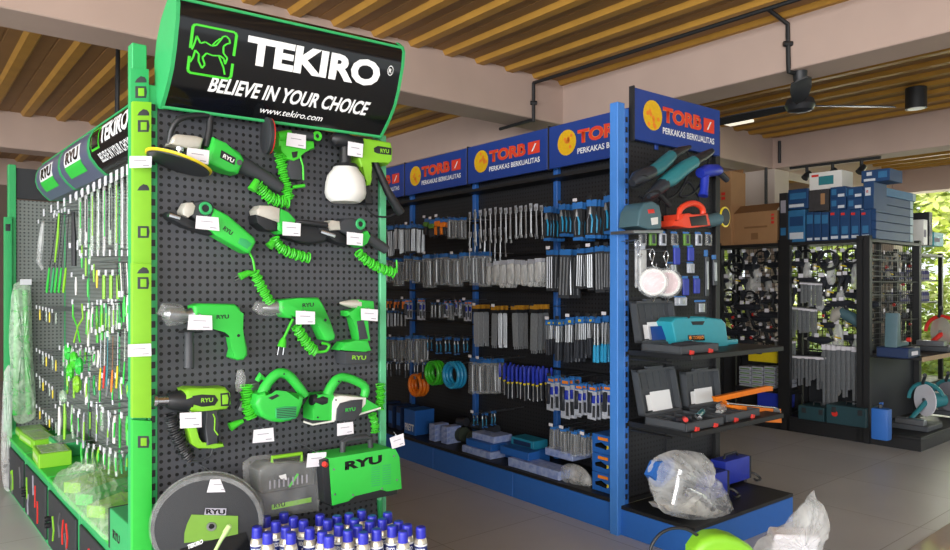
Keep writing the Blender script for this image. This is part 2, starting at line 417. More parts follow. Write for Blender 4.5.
# curved header sections over the side bays
def header(x0, x1, face, words, label, group='curved headers over the green side bays'):
    t = thing(GL, 'header_sign', label, 'sign', (x0, .2, 2.0), group)
    prof = [(.30, 2.03), (.19, 2.02), (.15, 2.055), (.118, 2.10), (.108, 2.14), (.112, 2.19), (.128, 2.23), (.15, 2.255), (.20, 2.265), (.30, 2.26)]
    a = []; bm = B()
    A_ = [bm.verts.new((x0+.012, y, z)) for y, z in prof]; C_ = [bm.verts.new((x1-.012, y, z)) for y, z in prof]
    n = len(prof)
    for i in range(n): bm.faces.new((A_[i], A_[(i+1) % n], C_[(i+1) % n], C_[i]))
    bm.faces.new(A_); bm.faces.new(C_[::-1])
    f = part(t, 'face', bm, face)
    for x in (x0, x1):
        bm = B(); q = [(.205+(y-.205)*1.015, 2.145+(z-2.145)*1.015) for y, z in prof]
        a = [bm.verts.new((x-.012, y, z)) for y, z in q]; b = [bm.verts.new((x+.012, y, z)) for y, z in q]
        bm.faces.new(a); bm.faces.new(b[::-1])
        for i in range(n): bm.faces.new((a[i], b[i], b[(i+1) % n], a[(i+1) % n]))
        part(t, 'end_cap', bm, 'rack_green', False)
    bm = B(); tube(bm, [(x0, .15, 2.256), (x1, .15, 2.256)], .006, 6); part(t, 'edge_strip', bm, 'rack_green')
    fp = prof[1:8]
    def hp(a, tt, off):
        k = (1-tt)*(len(fp)-1); i = min(int(k), len(fp)-2); ff = k-i
        return Vector((x0+(x1-x0)*a, fp[i][0]*(1-ff)+fp[i+1][0]*ff-off, fp[i][1]*(1-ff)+fp[i+1][1]*ff))
    for s, a0, a1, t0, t1, m, bd, sh, off in words:
        if s is None:
            bm = B()
            for q in range(8):
                ta, tb = t0+(t1-t0)*q/8, t0+(t1-t0)*(q+1)/8
                quad(bm, [hp(a0, ta, off), hp(a1, ta, off), hp(a1, tb, off), hp(a0, tb, off)])
            part(f, 'panel', bm, m, False)
        else:
            tb = text_bm(s, 1., bd, sh, cuts=6); X = max(v.co.x for v in tb.verts); Z = max(v.co.z for v in tb.verts)
            for v in tb.verts: v.co = hp(a0+(a1-a0)*v.co.x/X, t1+(t0-t1)*v.co.z/Z, off)
            part(f, 'lettering', tb, m, False)
ryu = [(None, .2, .75, .28, .60, 'sign_white', 0, 0, .002), (None, .2, .75, .60, .82, 'ryu_green', 0, 0, .002),
       ('RYU', .26, .70, .33, .56, 'sign_black', .05, 0, .004), ('www.tekiro.com', .62, .9, .12, .17, 'sign_white', 0, 0, .003)]
header(-2.90, -2.19, 'slate_sign', ryu, 'grey curved header reading RYU at the far end of the green display')
header(-2.17, -1.48, 'slate_sign', ryu, 'grey curved header reading RYU next to the black TEKIRO header')
header(-1.46, -.70, 'sign_black', [('TEKIRO', .30, .93, .22, .55, 'sign_white', .04, 0, .003), ('BELIEVE IN YOUR CHOICE', .17, .9, .68, .82, 'sign_white', .02, .15, .003),
       (None, .07, .27, .2, .6, 'bright_green', 0, 0, .002), (None, .09, .25, .24, .56, 'sign_black', 0, 0, .004)], 'long black curved header reading TEKIRO on the left side')
# far end panel of the green display, facing the shop front
FE = Frame(*(G.M @ Vector((0, 3.56, 0))).xy, 40.7)
t = thing(FE, 'end_panel', 'grey perforated end panel with green posts behind the hanging bags', 'panel', (0, 0, 0))
bm = B(); box(bm, .09, .46, 0, .02, .39, 2.08); part(t, 'pegboard', bm, 'peg_grey', False)
bm = B(); box(bm, .09, .46, -.01, .02, 2.09, 2.31); part(t, 'top_panel', bm, 'charcoal', False)
bm = B(); box(bm, .042, .088, -.02, .05, 0, 2.33, .003); part(t, 'upright', bm, 'rack_green', False)
# ---------------------------------------------------------------- blue display: long side (frame BL) and end (frame BE)
BE = Frame(.853, 4.15, 38.4)
BL = Frame(.853, 4.15, 38.4-90)
def torbo_sign(fr, x0, x1, y, z0, z1, label, group=None, th=.03):
    t = thing(fr, 'header_sign', label, 'sign', (x0, y, z0), group)
    w_, h_ = x1-x0, z1-z0
    bm = B(); box(bm, x0, x1, y, y+th, z0, z1, .002); part(t, 'panel', bm, 'torbo_blue', False)
    bm = B(); box(bm, x0-.012, x0-.001, y-.002, y+th+.003, z0-.01, z1+.01); part(t, 'end_cap', bm, 'black_plastic', False)
    c = (x0+w_*.19, z0+h_*.54); r = h_*.30
    bm = B(); bm.faces.new([bm.verts.new((p[0], y-.002, p[1])) for p in arc(*c, r, 0, 342, 19)]); em = part(t, 'emblem', bm, 'sign_yellow', False)
    bm = B()
    for q in range(9):
        a = R.uniform(0, 6.28); d = r*R.uniform(.1, .8); px, pz = c[0]+d*math.cos(a), c[1]+d*math.sin(a); s = r*.16
        bm.faces.new([bm.verts.new((u, y-.003, v)) for u, v in arc(px, pz, s, 0, 300, 5)])
    part(em, 'emblem_marks', bm, 'sign_orange', False)
    X0 = x0+w_*.30; tw = w_*.62
    tb = text_bm('TORB', 1., .07); 
    for dy, m, off, hh in ((-.0025, 'sign_orange', .06, 0), (-.0035, 'sign_red', .035, 0)):
        b2 = text_bm('TORB', 1., off); X = max(v.co.x for v in b2.verts); Z = max(v.co.z for v in b2.verts)
        for v in b2.verts: v.co = Vector((X0+v.co.x/X*tw*.74, y+dy, z0+h_*.45+v.co.z/Z*h_*.32))
        part(t, 'lettering', b2, m, False)
    tb.free()
    bm = B(); a, b = X0+tw*.78, X0+tw; c0, c1 = z0+h_*.45, z0+h_*.75
    quad(bm, [(a, y-.003, c0), (b, y-.003, c0), (b, y-.003, c1), (a, y-.003, c1)]); s = part(t, 'logo_square', bm, 'sign_red', False)
    bm = B(); quad(bm, [(a+.3*(b-a), y-.004, c0+.2*(c1-c0)), (a+.42*(b-a), y-.004, c0+.2*(c1-c0)), (a+.72*(b-a), y-.004, c0+.8*(c1-c0)), (a+.6*(b-a), y-.004, c0+.8*(c1-c0))])
    part(s, 'slash', bm, 'sign_white', False)
    text_on(t, 'PERKAKAS BERKUALITAS', X0, y-.0025, z0+h_*.22, tw, h_*.13, 'sign_white', bold=.02)
    return t
PITCH = .955
for i in range(4):
    x1 = -.02-PITCH*i; x0 = x1-PITCH+.02
    where = ('nearest the end post', 'second from the end post', 'third from the end post', 'farthest and half hidden by the green rack')[i]
    torbo_sign(BL, x0, x1-.0, .35, 2.30, 2.60, 'blue TORBO header board, %s' % where, 'header boards along the blue rack')
    t = thing(BL, 'display_rack', 'blue and black shelving bay, %s' % where, 'rack', (x0, 0, 0), 'bays of the blue rack')
    bm = B(); box(bm, x0, x1, .46, .48, .17, 2.36); part(t, 'back_panel', bm, 'peg_black', False)
    bm = B(); box(bm, x0, x1+.018, .0, .02, .0, .17, .003); part(t, 'plinth', bm, 'plinth_blue', False)
    bm = B(); box(bm, x0, x1+.018, .0, .46, .172, .195, .002); part(t, 'base_shelf', bm, 'black_metal', False)
    bm = B(); box(bm, x0, x1+.018, .3, .46, 2.22, 2.24); part(t, 'top_shelf', bm, 'black_metal', False)
    bm = B(); box(bm, x0-.03, x0+.01, .42, .46, .2, 2.36, .003); part(t, 'upright', bm, 'plinth_blue', False)
    for z in (1.98, 1.70, 1.42, 1.14, .86):
        bm = B(); tube(bm, [(x0, .40, z), (x1, .40, z)], .008, 6); part(t, 'rail', bm, 'black_metal')
# end unit
t = thing(BE, 'display_rack', 'blue end rack with black back panel, shelves and TORBO board', 'rack', (0, 0, 0))
bm = B(); box(bm, -.03, .035, -.0, .06, 0, 2.53, .003); part(t, 'upright', bm, 'rack_blue', False)
bm = B(); z = .2
while z < 2.45:
    box(bm, .040, .056, -.004, .0, z, z+.03); z += .06
part(t, 'slots', bm, 'black_metal', False)
bm = B(); box(bm, .035, .07, .0, .06, 0, 2.5, .002); part(t, 'slotted_post', bm, 'plinth_blue', False)
bm = B(); box(bm, .07, 1.0, .03, .05, .17, 2.42); part(t, 'back_panel', bm, 'peg_black', False)
bm = B(); box(bm, .97, 1.02, .0, .06, .0, 2.5, .002); part(t, 'upright', bm, 'black_metal', False)
bm = B(); box(bm, .0, 1.03, -.50, .0, 0, .15, .004); part(t, 'plinth', bm, 'plinth_blue', False)
bm = B(); box(bm, .0, 1.03, -.50, .0, .151, .172, .002); part(t, 'base_shelf', bm, 'black_metal', False)
for z in (1.08, .66):
    bm = B(); box(bm, .06, 1.03, -.44, .02, z-.03, z, .003); sh = part(t, 'shelf', bm, 'black_metal', False)
    bm = B()
    for x in (.08, 1.0): prism(bm, [(0, 0), (.02, 0), (.02, .01), (0, .01)], -.3, .0); bmesh.ops.translate(bm, verts=bm.verts[-8:], vec=(x, 0, z-.06))
    part(sh, 'bracket', bm, 'black_metal', False)
torbo_sign(BE, .10, .985, -.02, 2.325, 2.63, 'large blue TORBO board on top of the end of the blue rack')
# ---------------------------------------------------------------- black see-through rack by the garden side (frames RL long, RE end)
RL = Frame(3.65, 6.56, 39.5-90)
RE = Frame(3.65, 6.56, 39.5)
TOPZ = 1.90
def open_bay(fr, x0, x1, label, depth=.45, group='bays of the black open rack'):
    t = thing(fr, 'open_rack', label, 'rack', (x0, 0, 0), group)
    for x in (x0, x1):
        bm = B(); box(bm, x-.03, x+.03, 0, .05, 0, TOPZ+.03); box(bm, x-.02, x+.02, depth-.05, depth, 0, TOPZ)
        part(t, 'upright', bm, 'black_metal', False)
    bm = B(); box(bm, x0, x1, 0, depth, TOPZ-.03, TOPZ, .002); part(t, 'top_shelf', bm, 'black_metal', False)
    bm = B(); box(bm, x0, x1, 0, depth, .12, .15, .002); box(bm, x0, x1, 0, .02, 0, .12); part(t, 'base_shelf', bm, 'black_metal', False)
    bm = B(); box(bm, x0, x1, depth-.012, depth-.002, .15, .78); part(t, 'lower_back_panel', bm, 'charcoal', False)
    bm = B(); x = x0
    while x < x1: box(bm, x, x+.005, depth-.005, depth, .15, TOPZ-.03); x += .05
    z = .3
    while z < TOPZ-.05: box(bm, x0, x1, depth-.006, depth, z, z+.005); z += .05
    part(t, 'wire_mesh', bm, 'black_metal', False)
    for z in (1.5, 1.12, .8):
        bm = B(); tube(bm, [(x0, depth-.05, z), (x1, depth-.05, z)], .008, 6); part(t, 'rail', bm, 'black_metal')
    for z in (1.72, 1.56, 1.38):
        bm = B(); box(bm, x0, x1, depth*.65, depth-.02, z-.012, z, .001); part(t, 'tool_shelf', bm, 'black_metal', False)
    return t
for i in range(3):
    open_bay(RL, -.03-.76*(i+1), -.03-.76*i-.06, 'black open rack bay, %s' % ('nearest the thick black corner post', 'second from the corner post', 'mostly hidden behind the blue rack')[i])
bm = B(); box(bm, -.035, .035, -.035, .06, 0, TOPZ+.06, .003)
# ---------------------------------------------------------------- things hanging on the black perforated end panel
def depth(fr, px, py, off): return (fr.M @ fr.pix(px, py, off)).y
def camdir(fr, v): return fr.Mi.to_3x3() @ Vector(v)
class Kit:
    """a thing measured against the panel it hangs on"""
    def __init__(s, fr, name, label, cat, px, py, off=.0, group=None):
        s.fr = fr; s.k = depth(fr, px, py, .05)/F; s.t = thing(fr, name, label, cat, fr.pix(px, py, off), group)
    def pr(s, name, m, pts, f, b=.004, bev=.006, root=None, label=None, seg=2, sm=True):
        bm = B(); prism(bm, s.fr.xz(pts, f), -f, -b, bev, seg); return part(root or s.t, name, bm, m, sm, label)
    def tb(s, name, m, pts, root=None, seg=10, off=.05, sq=1., smooth=False):
        """pts: (px, py, radius in px[, off])"""
        q = [(s.fr.pix(p[0], p[1], p[3] if len(p) > 3 else off), p[2]*s.k) for p in pts]
        P_ = [a for a, r in q]; r_ = [r for a, r in q]
        if smooth:
            P_ = smoothpath(P_, 4); n = len(q); r_ = [r_[min(int(i/4), n-1)] for i in range(len(P_))]
        bm = B(); tube(bm, P_, r_, seg, sq); return part(root or s.t, name, bm, m)
    def coil(s, name, m, pts, rad, pitch=2.2, wire=1., off=.045, root=None, jit=.25):
        P_ = smoothpath([s.fr.pix(a, b, off) for a, b in pts], 8); L = [0]
        for a, b in zip(P_, P_[1:]): L.append(L[-1]+(b-a).length)
        tot = L[-1]; n = max(8, int(tot/(pitch*s.k)*8)); out = []; rr = random.Random(int(pts[0][0]))
        for i in range(n+1):
            d = tot*i/n; j = 0
            while j < len(L)-2 and L[j+1] < d: j += 1
            f = (d-L[j])/max(L[j+1]-L[j], 1e-9); p = P_[j].lerp(P_[j+1], f); t = (P_[j+1]-P_[j]).normalized()
            nn = Vector((0, 1, 0)).cross(t); nn.normalize(); ph = i/8*2*math.pi
            q = rad*s.k*(1+jit*math.sin(ph*.37+rr.random()*.4))
            out.append(p+nn*math.cos(ph)*q+Vector((0, 1, 0))*math.sin(ph)*q*.8+t*rr.uniform(-.3, .3)*s.k)
        bm = B(); tube(bm, out, wire*s.k, 5); return part(root or s.t, name, bm, m)
    def ring(s, name, m, px, py, r, off, th=1.6, root=None, inner='black_plastic'):
        c = s.fr.pix(px, py, off); bm = B(); pts = [(c.x+r*s.k*math.cos(a), c.y, c.z+r*s.k*math.sin(a)) for a in [2*math.pi*i/16 for i in range(17)]]
        tube(bm, pts, th*s.k, 6, cap=False); o = part(root or s.t, name, bm, m)
        bm = B(); lathe(bm, c+Vector((0, .004, 0)), (0, -1, 0), [(0, r*s.k*.8), (.004, r*s.k*.8)], 12); part(o, 'inner_disc', bm, inner); return o
    def txt(s, word, x0, y0, x1, y1, m, off, hpx, root=None, bold=.03):
        a, b = s.fr.pix(x0, y0, off), s.fr.pix(x1, y1, off); w_ = math.hypot(b.x-a.x, b.z-a.z)
        return text_on(root or s.t, word, a.x, -off, a.z, w_, hpx*s.k, m, bold=bold, rot=math.atan2(b.z-a.z, b.x-a.x))
    def dots(s, name, m, pts, r, off, root=None):
        for p in pts:
            bm = B(); lathe(bm, s.fr.pix(p[0], p[1], off), (0, -1, 0), [(-.002, r*s.k), (.001, r*s.k*.8)], 8); part(root or s.t, name, bm, m)
def price_tag(fr, pts, off, what, hook=True, back=0.):
    c = [fr.pix(a, b, off) for a, b in pts]
    k = (c[1]-c[0]).length
    t = thing(fr, 'price_tag', 'white price tag hanging '+what, 'price tag', c[0], 'price tags on the green display')
    bm = B(); a = [bm.verts.new(v) for v in c]; b = [bm.verts.new(v+Vector((0, .0015, 0))) for v in c]
    bm.faces.new(a); bm.faces.new(b[::-1])
    for i in range(4): bm.faces.new((a[i], b[i], b[(i+1) % 4], a[(i+1) % 4]))
    card = part(t, 'card', bm, 'paper_white', False)
    def bi(u, v): return c[0].lerp(c[1], u).lerp(c[3].lerp(c[2], u), v)+Vector((0, -.0008, 0))
    bm = B(); quad(bm, [bi(.2, .36), bi(.75, .36), bi(.75, .41), bi(.2, .41)]); part(card, 'printed_line', bm, 'grey_print', False)
    bm = B(); quad(bm, [bi(.6, .78), bi(.88, .78), bi(.88, .84), bi(.6, .84)]); part(card, 'printed_line', bm, 'grey_print', False)
    if hook:
        m_ = (c[0]+c[1])/2; bm = B(); tube(bm, [m_+Vector((0, .004, -.006)), m_+Vector((0, .004, .002)), Vector((m_.x, -back-.0005, m_.z+.012))], .0016, 6)
        part(t, 'hook', bm, 'steel')
# disc polisher, top left
K = Kit(G, 'disc_polisher', 'green disc polisher with D-shaped guard handle and yellow-rimmed pad', 'power tool', 228, 160)
K.tb('d_handle', 'black_plastic', [(169, 144, 2.6, .05), (171.5, 130, 2.8, .06), (178, 120, 3, .07), (190, 116, 3, .07), (208, 115, 3, .06)], smooth=True)
K.tb('handle_bar', 'black_plastic', [(210.5, 113, 3.3), (209.5, 130, 3.4), (206, 147, 3.6)], off=.055)
K.pr('gear_head', 'cast_metal', [(170, 144), (173, 136.5), (177, 133.7), (197, 135.6), (204, 138), (201, 149), (186, 147.5)], .075, .02, .01, seg=3)
bm = B(); c = G.pix(180, 146, .05); lathe(bm, c, (-.1, 0, -1), [(0, .016), (.018, .015), (.02, .009), (.05, .009)], 12); part(K.t, 'spindle', bm, 'chrome')
K.pr('body', 'ryu_green', [(214, 136.5), (226, 143), (241, 152.5), (245, 160), (239, 173.5), (228, 171), (210, 164), (208, 158)], .085, .01, .014, seg=3)
K.pr('name_plate', 'black_plastic', [(221.5, 150), (236, 158), (234.5, 165), (220, 157.5)], .087, .08, 0)
K.txt('RYU', 222.5, 157.3, 233, 163, 'sign_white', .0885, 4)
K.tb('motor_cap', 'black_plastic', [(239.5, 162.5, 3, .086), (239.5, 162.5, 2.6, .09)])
K.tb('grip', 'dark_grey_plastic', [(236, 162, 9.5), (243, 165, 9), (256, 172, 7.5), (270, 181, 7.5), (281, 188, 6)], off=.045)
n_ = Vector((.29, 0, .957)); c = G.pix(178.5, 163.5, .115)
bm = B(); lathe(bm, c, n_, [(0, .096), (.002, .104), (.008, .1045)], 40); pd = part(K.t, 'pad', bm, 'yellow', label='yellow rim of the polishing pad')
bm = B(); lathe(bm, c-n_*.004, n_, [(-.002, .05), (.0, .098), (.004, .0985)], 40); part(pd, 'pad_face', bm, 'black_plastic')
price_tag(G, [(187.5, 147.5), (209.5, 150.5), (208.5, 164.5), (186, 161)], .13, 'below the D-handle of the disc polisher')
# angle grinder with green body, second row left
K = Kit(G, 'angle_grinder', 'long green angle grinder below the disc polisher', 'power tool', 205, 215)
K.pr('gear_head', 'cast_metal', [(182.5, 210), (186.6, 202.5), (193, 202), (196, 206), (194, 214), (188.5, 218), (183, 215)], .075, .02, .008)
K.pr('gear_housing', 'dark_grey_plastic', [(192, 203), (203, 199.5), (211, 202), (216, 208), (214, 220), (200, 222), (191, 216)], .07, .01, .012, seg=3)
K.pr('body', 'ryu_green', [(214, 207.5), (228.6, 215), (255, 237.5), (256.5, 242), (250.5, 253.3), (246, 252.5), (216, 235), (207, 229), (212, 216)], .075, .012, .012, seg=3)
K.ring('switch_ring', 'rack_green', 205.7, 208.4, 5.2, .075)
K.pr('wheel_guard', 'black_plastic', [(167.5, 213), (170, 211), (184, 217), (198, 223), (211, 231), (213, 235), (200, 231), (185, 226), (170, 218)], .07, .01, .004)
K.pr('flange', 'chrome', [(170, 212.8), (181, 216.5), (180, 220), (169, 216.5)], .082, .06, .002)
K.pr('vent_grille', 'rack_green', [(240, 238), (246, 239), (252, 244), (247, 249), (238, 243)], .0765, .07, .001)
K.txt('RYU', 222.5, 229.5, 231, 235.5, 'black_plastic', .0775, 4.5)
price_tag(G, [(196.5, 215.5), (218.5, 217.5), (219.5, 231), (195.5, 228.5)], .10, 'on the gear head of the long green angle grinder')
K.tb('cable', 'bright_green', [(249, 252, 1.2, .03), (253, 260, 1.2, .03), (255, 272, 1.2, .04)], smooth=True)
K.coil('cord', 'bright_green', [(254, 272), (263, 290), (272, 306)], 4.6)
K.tb('plug', 'bright_green', [(254, 272.5, 1.6), (248, 273, 3.2), (240, 276.5, 4)], off=.05)
K.tb('prong', 'steel', [(240, 275, .6), (234.5, 277.5, .6)]); K.tb('prong', 'steel', [(240, 278, .6), (235, 280.5, .6)])
# pistol polisher with black and red pad
K = Kit(G, 'pistol_polisher', 'green pistol-grip polisher with round black pad edged in red', 'power tool', 296, 145)
n_ = camdir(G, (-.83, -.55, 0)).normalized(); c = G.pix(268, 136, .10)
bm = B(); lathe(bm, c, n_, [(-.008, .063), (-.003, .064)], 36); pd = part(K.t, 'backing_pad', bm, 'red', label='red rim of the backing pad')
bm = B(); lathe(bm, c, n_, [(-.004, .064), (.008, .0655), (.010, .062)], 36); part(pd, 'pad_face', bm, 'charcoal')
K.tb('neck', 'bright_green', [(277, 136, 4, .07), (288, 136, 6, .06), (296, 137, 6.5, .05)])
K.tb('barrel', 'dark_grey_plastic', [(290, 135, 5.5, .06), (314, 136.5, 4.2, .06)])
K.ring('air_ring', 'bright_green', 317.5, 136, 3.6, .072)
K.pr('body', 'bright_green', [(279, 139), (300, 139.5), (314, 141), (315, 149), (303, 151), (301, 158), (294, 161), (286, 158), (283, 150), (279, 146)], .075, .01, .007)
K.pr('trigger', 'black_plastic', [(292, 152), (298, 151), (297, 157), (293, 158)], .078, .06, .002)
K.pr('grip', 'dark_grey_plastic', [(290, 160), (299, 157), (302, 165), (302.5, 180), (291, 179), (288, 168)], .07, .012, .006)
K.tb('grip_trim', 'bright_green', [(300, 156, 1.), (303, 166, 1.), (303.5, 180, 1.)], off=.072)
K.tb('foot', 'bright_green', [(293, 187, 1.8), (304.5, 185.5, 1.8)])
K.coil('cord', 'bright_green', [(279, 153), (284, 175), (289, 200)], 4.6)
K.coil('cord', 'bright_green', [(289, 202), (272, 199), (257, 184)], 4.8)
K.tb('plug', 'bright_green', [(257, 180, 3, .06), (252, 190, 4.6, .06)])
price_tag(G, [(287.6, 132.5), (306, 135.2), (305.8, 149), (286, 145.5)], .09, 'on the green pistol-grip polisher')
# paint spray gun
K = Kit(G, 'paint_spray_gun', 'lime paint spray gun with large milky white cup', 'power tool', 366, 160)
c = G.pix(345.5, 166, .085); k = K.k
bm = B(); lathe(bm, c, (0, 0, -1), [(-.3*k*6, 11*k), (0, 12*k), (1.5*k, 13*k)], 24); part(K.t, 'cup_lid', bm, 'black_plastic')
bm = B(); lathe(bm, c, (0, 0, -1), [(1.5*k, 11.5*k), (4*k, 13*k), (10*k, 17.5*k), (16*k, 19*k), (26*k, 20*k), (31*k, 18.5*k), (35*k, 14*k), (35.5*k, 1*k)], 32); part(K.t, 'paint_cup', bm, 'white_plastic')
K.tb('nozzle', 'black_plastic', [(331, 138, 3), (334, 139, 6.5), (342, 140, 8), (350, 142, 7), (360, 145, 7)], off=.08)
K.tb('cup_stem', 'black_plastic', [(345, 146, 5), (345.3, 164, 6)], off=.08)
K.pr('body', 'lime_green', [(361, 140), (364.5, 138), (378, 140.5), (391, 142.5), (393, 150), (392.5, 161), (388, 165), (377, 160), (369, 160), (370, 168), (373, 178), (371, 185), (365, 186), (368, 180), (361, 167), (359, 158), (361, 150)], .095, .02, .009, seg=3)
K.pr('badge', 'black_plastic', [(374, 148), (378, 145.8), (391.5, 148), (391.5, 155), (378, 153.5), (374.5, 152)], .097, .09, .001)
K.txt('RYU', 380.5, 152.6, 389, 153.4, 'lime_green', .0985, 4)
K.pr('grip', 'black_plastic', [(360, 167), (366, 169), (367, 183), (370, 190), (374, 204), (366, 203), (362, 186), (360, 178)], .08, .02, .006)
K.tb('air_hose', 'black_plastic', [(374, 160, 3), (379, 172, 3.6), (388, 192, 4), (398, 209, 5), (401, 213, 4.4)], off=.07)
K.tb('cable', 'black_plastic', [(364, 203, 1.), (372, 214, 1.), (385, 217, 1.), (397, 213, 1.)], smooth=True, off=.05)
price_tag(G, [(348.2, 141.2), (363.2, 144), (362.5, 157.5), (347.8, 155.2)], .115, 'on the nozzle of the paint spray gun')
# black and green grinder, middle
K = Kit(G, 'angle_grinder', 'black-handled green angle grinder in the middle of the second row', 'power tool', 283, 222)
K.pr('gear_head', 'cast_metal', [(256.5, 210), (261, 205), (272, 205.5), (280.5, 208), (280, 223), (270, 219), (258, 215.5)], .085, .02, .01)
K.pr('wheel_guard', 'black_plastic', [(256, 214.5), (266, 217), (277, 221), (278, 231), (266, 230), (257.5, 223)], .08, .01, .006)
K.pr('body', 'ryu_green', [(281, 208), (289, 212), (296.5, 220), (293, 230), (283, 234), (277, 230), (279, 216)], .08, .012, .01)
K.pr('grip', 'black_plastic', [(296, 221), (312, 223), (329, 224), (330, 234), (326, 242), (311, 244.5), (294, 240), (283, 236), (290, 228)], .065, .012, .012, seg=3)
K.tb('side_handle', 'black_plastic', [(296, 221, 1.2, .08), (303, 222, 2.4, .09), (327, 225, 3, .09)])
K.coil('cord', 'bright_green', [(274, 238), (281, 248), (294, 254), (309, 258)], 4.2)
K.tb('plug', 'bright_green', [(274, 241, 2.5), (269, 246.5, 4.4)], off=.05)
price_tag(G, [(282.7, 221.5), (300.8, 223.4), (300.4, 236.2), (282.7, 235.3)], .105, 'on the black-handled angle grinder in the second row')
# grinder at the right edge
K = Kit(G, 'angle_grinder', 'small grinder with grey gear housing at the right edge of the panel', 'power tool', 352, 232)
K.pr('gear_head', 'cast_metal', [(327.4, 224), (332, 220), (340, 221), (341, 230), (331, 230.5)], .08, .02, .008)
K.pr('gear_housing', 'dark_grey_plastic', [(339, 223), (346, 218), (354, 217.5), (363, 222), (364, 234), (350, 236), (340, 231)], .075, .012, .01, seg=3)
K.pr('wheel_guard', 'black_plastic', [(318, 227), (325, 226), (339, 232), (350, 240), (348, 246), (335, 241), (320, 232)], .07, .01, .005)
K.pr('flange', 'chrome', [(322, 229.5), (336, 234.5), (335, 238), (321, 233)], .085, .06, .002)
K.pr('body', 'ryu_green', [(362, 233), (368, 230.5), (371, 236), (368, 243.5), (363, 247), (357, 244)], .08, .012, .008)
K.ring('switch_ring', 'rack_green', 360.6, 224, 4.2, .08)
K.tb('grip', 'dark_grey_plastic', [(367, 237, 6), (376, 243, 5.6), (386, 249.5, 5.2)], off=.05)
K.coil('cord', 'bright_green', [(358, 252), (366, 260), (380, 268), (395, 273)], 4)
K.tb('cord_tie', 'bright_green', [(393, 273, .9), (397, 268, .9), (396.5, 260, .9)], off=.05)
price_tag(G, [(347, 231.8), (363.2, 233.7), (362.6, 245.8), (347, 244.5)], .10, 'on the small grinder at the right edge of the panel')
# hammer drill, third row left
def ryu_drill(pts, label, base, txt, dot):
    K = Kit(G, 'electric_drill', label, 'power tool', *base)
    b = K.pr('body', 'ryu_green', pts, .075, .012, .011, seg=3); K.txt('RYU', *txt, 'black_plastic', .0765, 4)
    K.dots('screw', 'black_plastic', [dot], 1.8, .076, b); return K
K = ryu_drill([(194, 306), (197, 304.5), (201, 303.5), (235, 304), (240.5, 308), (240.5, 314), (243, 328), (248, 348), (248, 355), (244, 360), (238, 360.5), (233, 358), (235, 350), (232, 334), (226, 329), (213, 329), (195, 326.5)],
              'green hammer drill with side handle and bagged chuck', (215, 318), (216.5, 319, 229, 318.5), (238.7, 335.6))
K.tb('chuck', 'steel', [(163, 314, 3), (168, 314, 7), (178, 314.5, 7), (186, 315, 5.5), (194, 315, 9)], off=.045)
bm = B(); c = G.pix(173, 314.5, .05)
K.tb('chuck_bag', 'clear_film', [(160.5, 316, 5), (163, 312, 9), (170, 315, 11.5), (179, 315, 10.5), (184, 318, 7), (187, 318, 4)], off=.05, seg=9)
K.tb('side_handle', 'dark_grey_plastic', [(189, 332, 5.4), (189, 335, 4.2), (189, 352, 4.8), (189, 367.5, 5)], off=.06)
K.tb('handle_collar', 'black_plastic', [(178, 332, 1), (189, 331.5, 2.2), (203, 331.5, 1)], off=.06)
K.pr('trigger', 'black_plastic', [(217, 329), (229, 330), (232, 338), (226, 335)], .065, .02, .003)
price_tag(G, [(189, 314.6), (212, 315.6), (212.4, 330), (187.6, 329.8)], .10, 'on the green hammer drill with side handle')
# second drill
K = ryu_drill([(281, 301), (284, 299.5), (300, 298), (319, 297.5), (323.5, 304), (330, 321), (336, 335.5), (335, 340), (329, 341.5), (325, 340), (319, 327), (315, 315), (294, 314), (292.5, 318.5), (286, 317.5), (280, 309.5)],
              'green electric drill with cord and plug hanging under it', (305, 306), (302.5, 307.5, 314, 306.5), (325.5, 320))
K.tb('chuck', 'steel', [(262, 308, 2), (268, 308, 5), (282, 307, 6)], off=.045)
K.tb('chuck_bag', 'clear_film', [(255, 311, 4), (257, 308, 6.5), (268, 309, 7.5), (281, 308, 7)], off=.05, seg=9)
K.tb('cable', 'bright_green', [(293, 319, 1.4), (289, 327, 1.4), (284, 338, 1.4), (282.5, 342, 2)], off=.05, smooth=True)
K.tb('plug', 'bright_green', [(284, 338, 2), (283, 341, 3.4), (281.5, 347, 4.4)], off=.05)
K.tb('prong', 'steel', [(279, 347, .7), (277.5, 355, .7)]); K.tb('prong', 'steel', [(284, 347, .7), (283, 355, .7)])
K.coil('cord', 'bright_green', [(296, 326), (302, 336), (309, 346), (316, 352)], 4.6)
K.tb('cord_loop', 'bright_green', [(316, 352, 1.5), (326, 351, 1.5), (329, 345, 1.5), (322, 343, 1.5)], off=.05, smooth=True)
price_tag(G, [(296, 310.7), (315, 311.7), (315, 324.3), (296, 324.3)], .10, 'on the corded drill in the middle')
# cordless impact driver
K = Kit(G, 'impact_driver', 'small green cordless driver with battery at the right edge', 'power tool', 364, 310)
K.tb('chuck', 'cast_metal', [(340, 303, 1.2), (345, 303.5, 2.6), (350, 303.8, 4), (359.5, 304, 4.6)], off=.055)
K.pr('body', 'ryu_green', [(359, 299.5), (374, 301), (375, 310), (371, 314), (366, 320), (369, 332), (371, 341), (360, 342), (357, 330), (354, 318), (348, 316), (348, 311), (359, 309)], .07, .012, .008)
K.pr('grip', 'dark_grey_plastic', [(357, 321), (364, 320), (368.5, 339), (360, 340)], .073, .06, .004)
K.pr('battery_foot', 'ryu_green', [(340, 350.5), (346, 342.5), (356, 340.5), (368, 340), (371.5, 350.5), (362, 353), (346, 349)], .085, .012, .006)
bt = K.pr('battery', 'dark_grey_plastic', [(345.3, 351.5), (370, 352), (370.5, 363.5), (346, 364.5)], .09, .012, .005)
K.txt('RYU', 352, 359.5, 366, 359.8, 'lime_green', .0915, 4, bt)
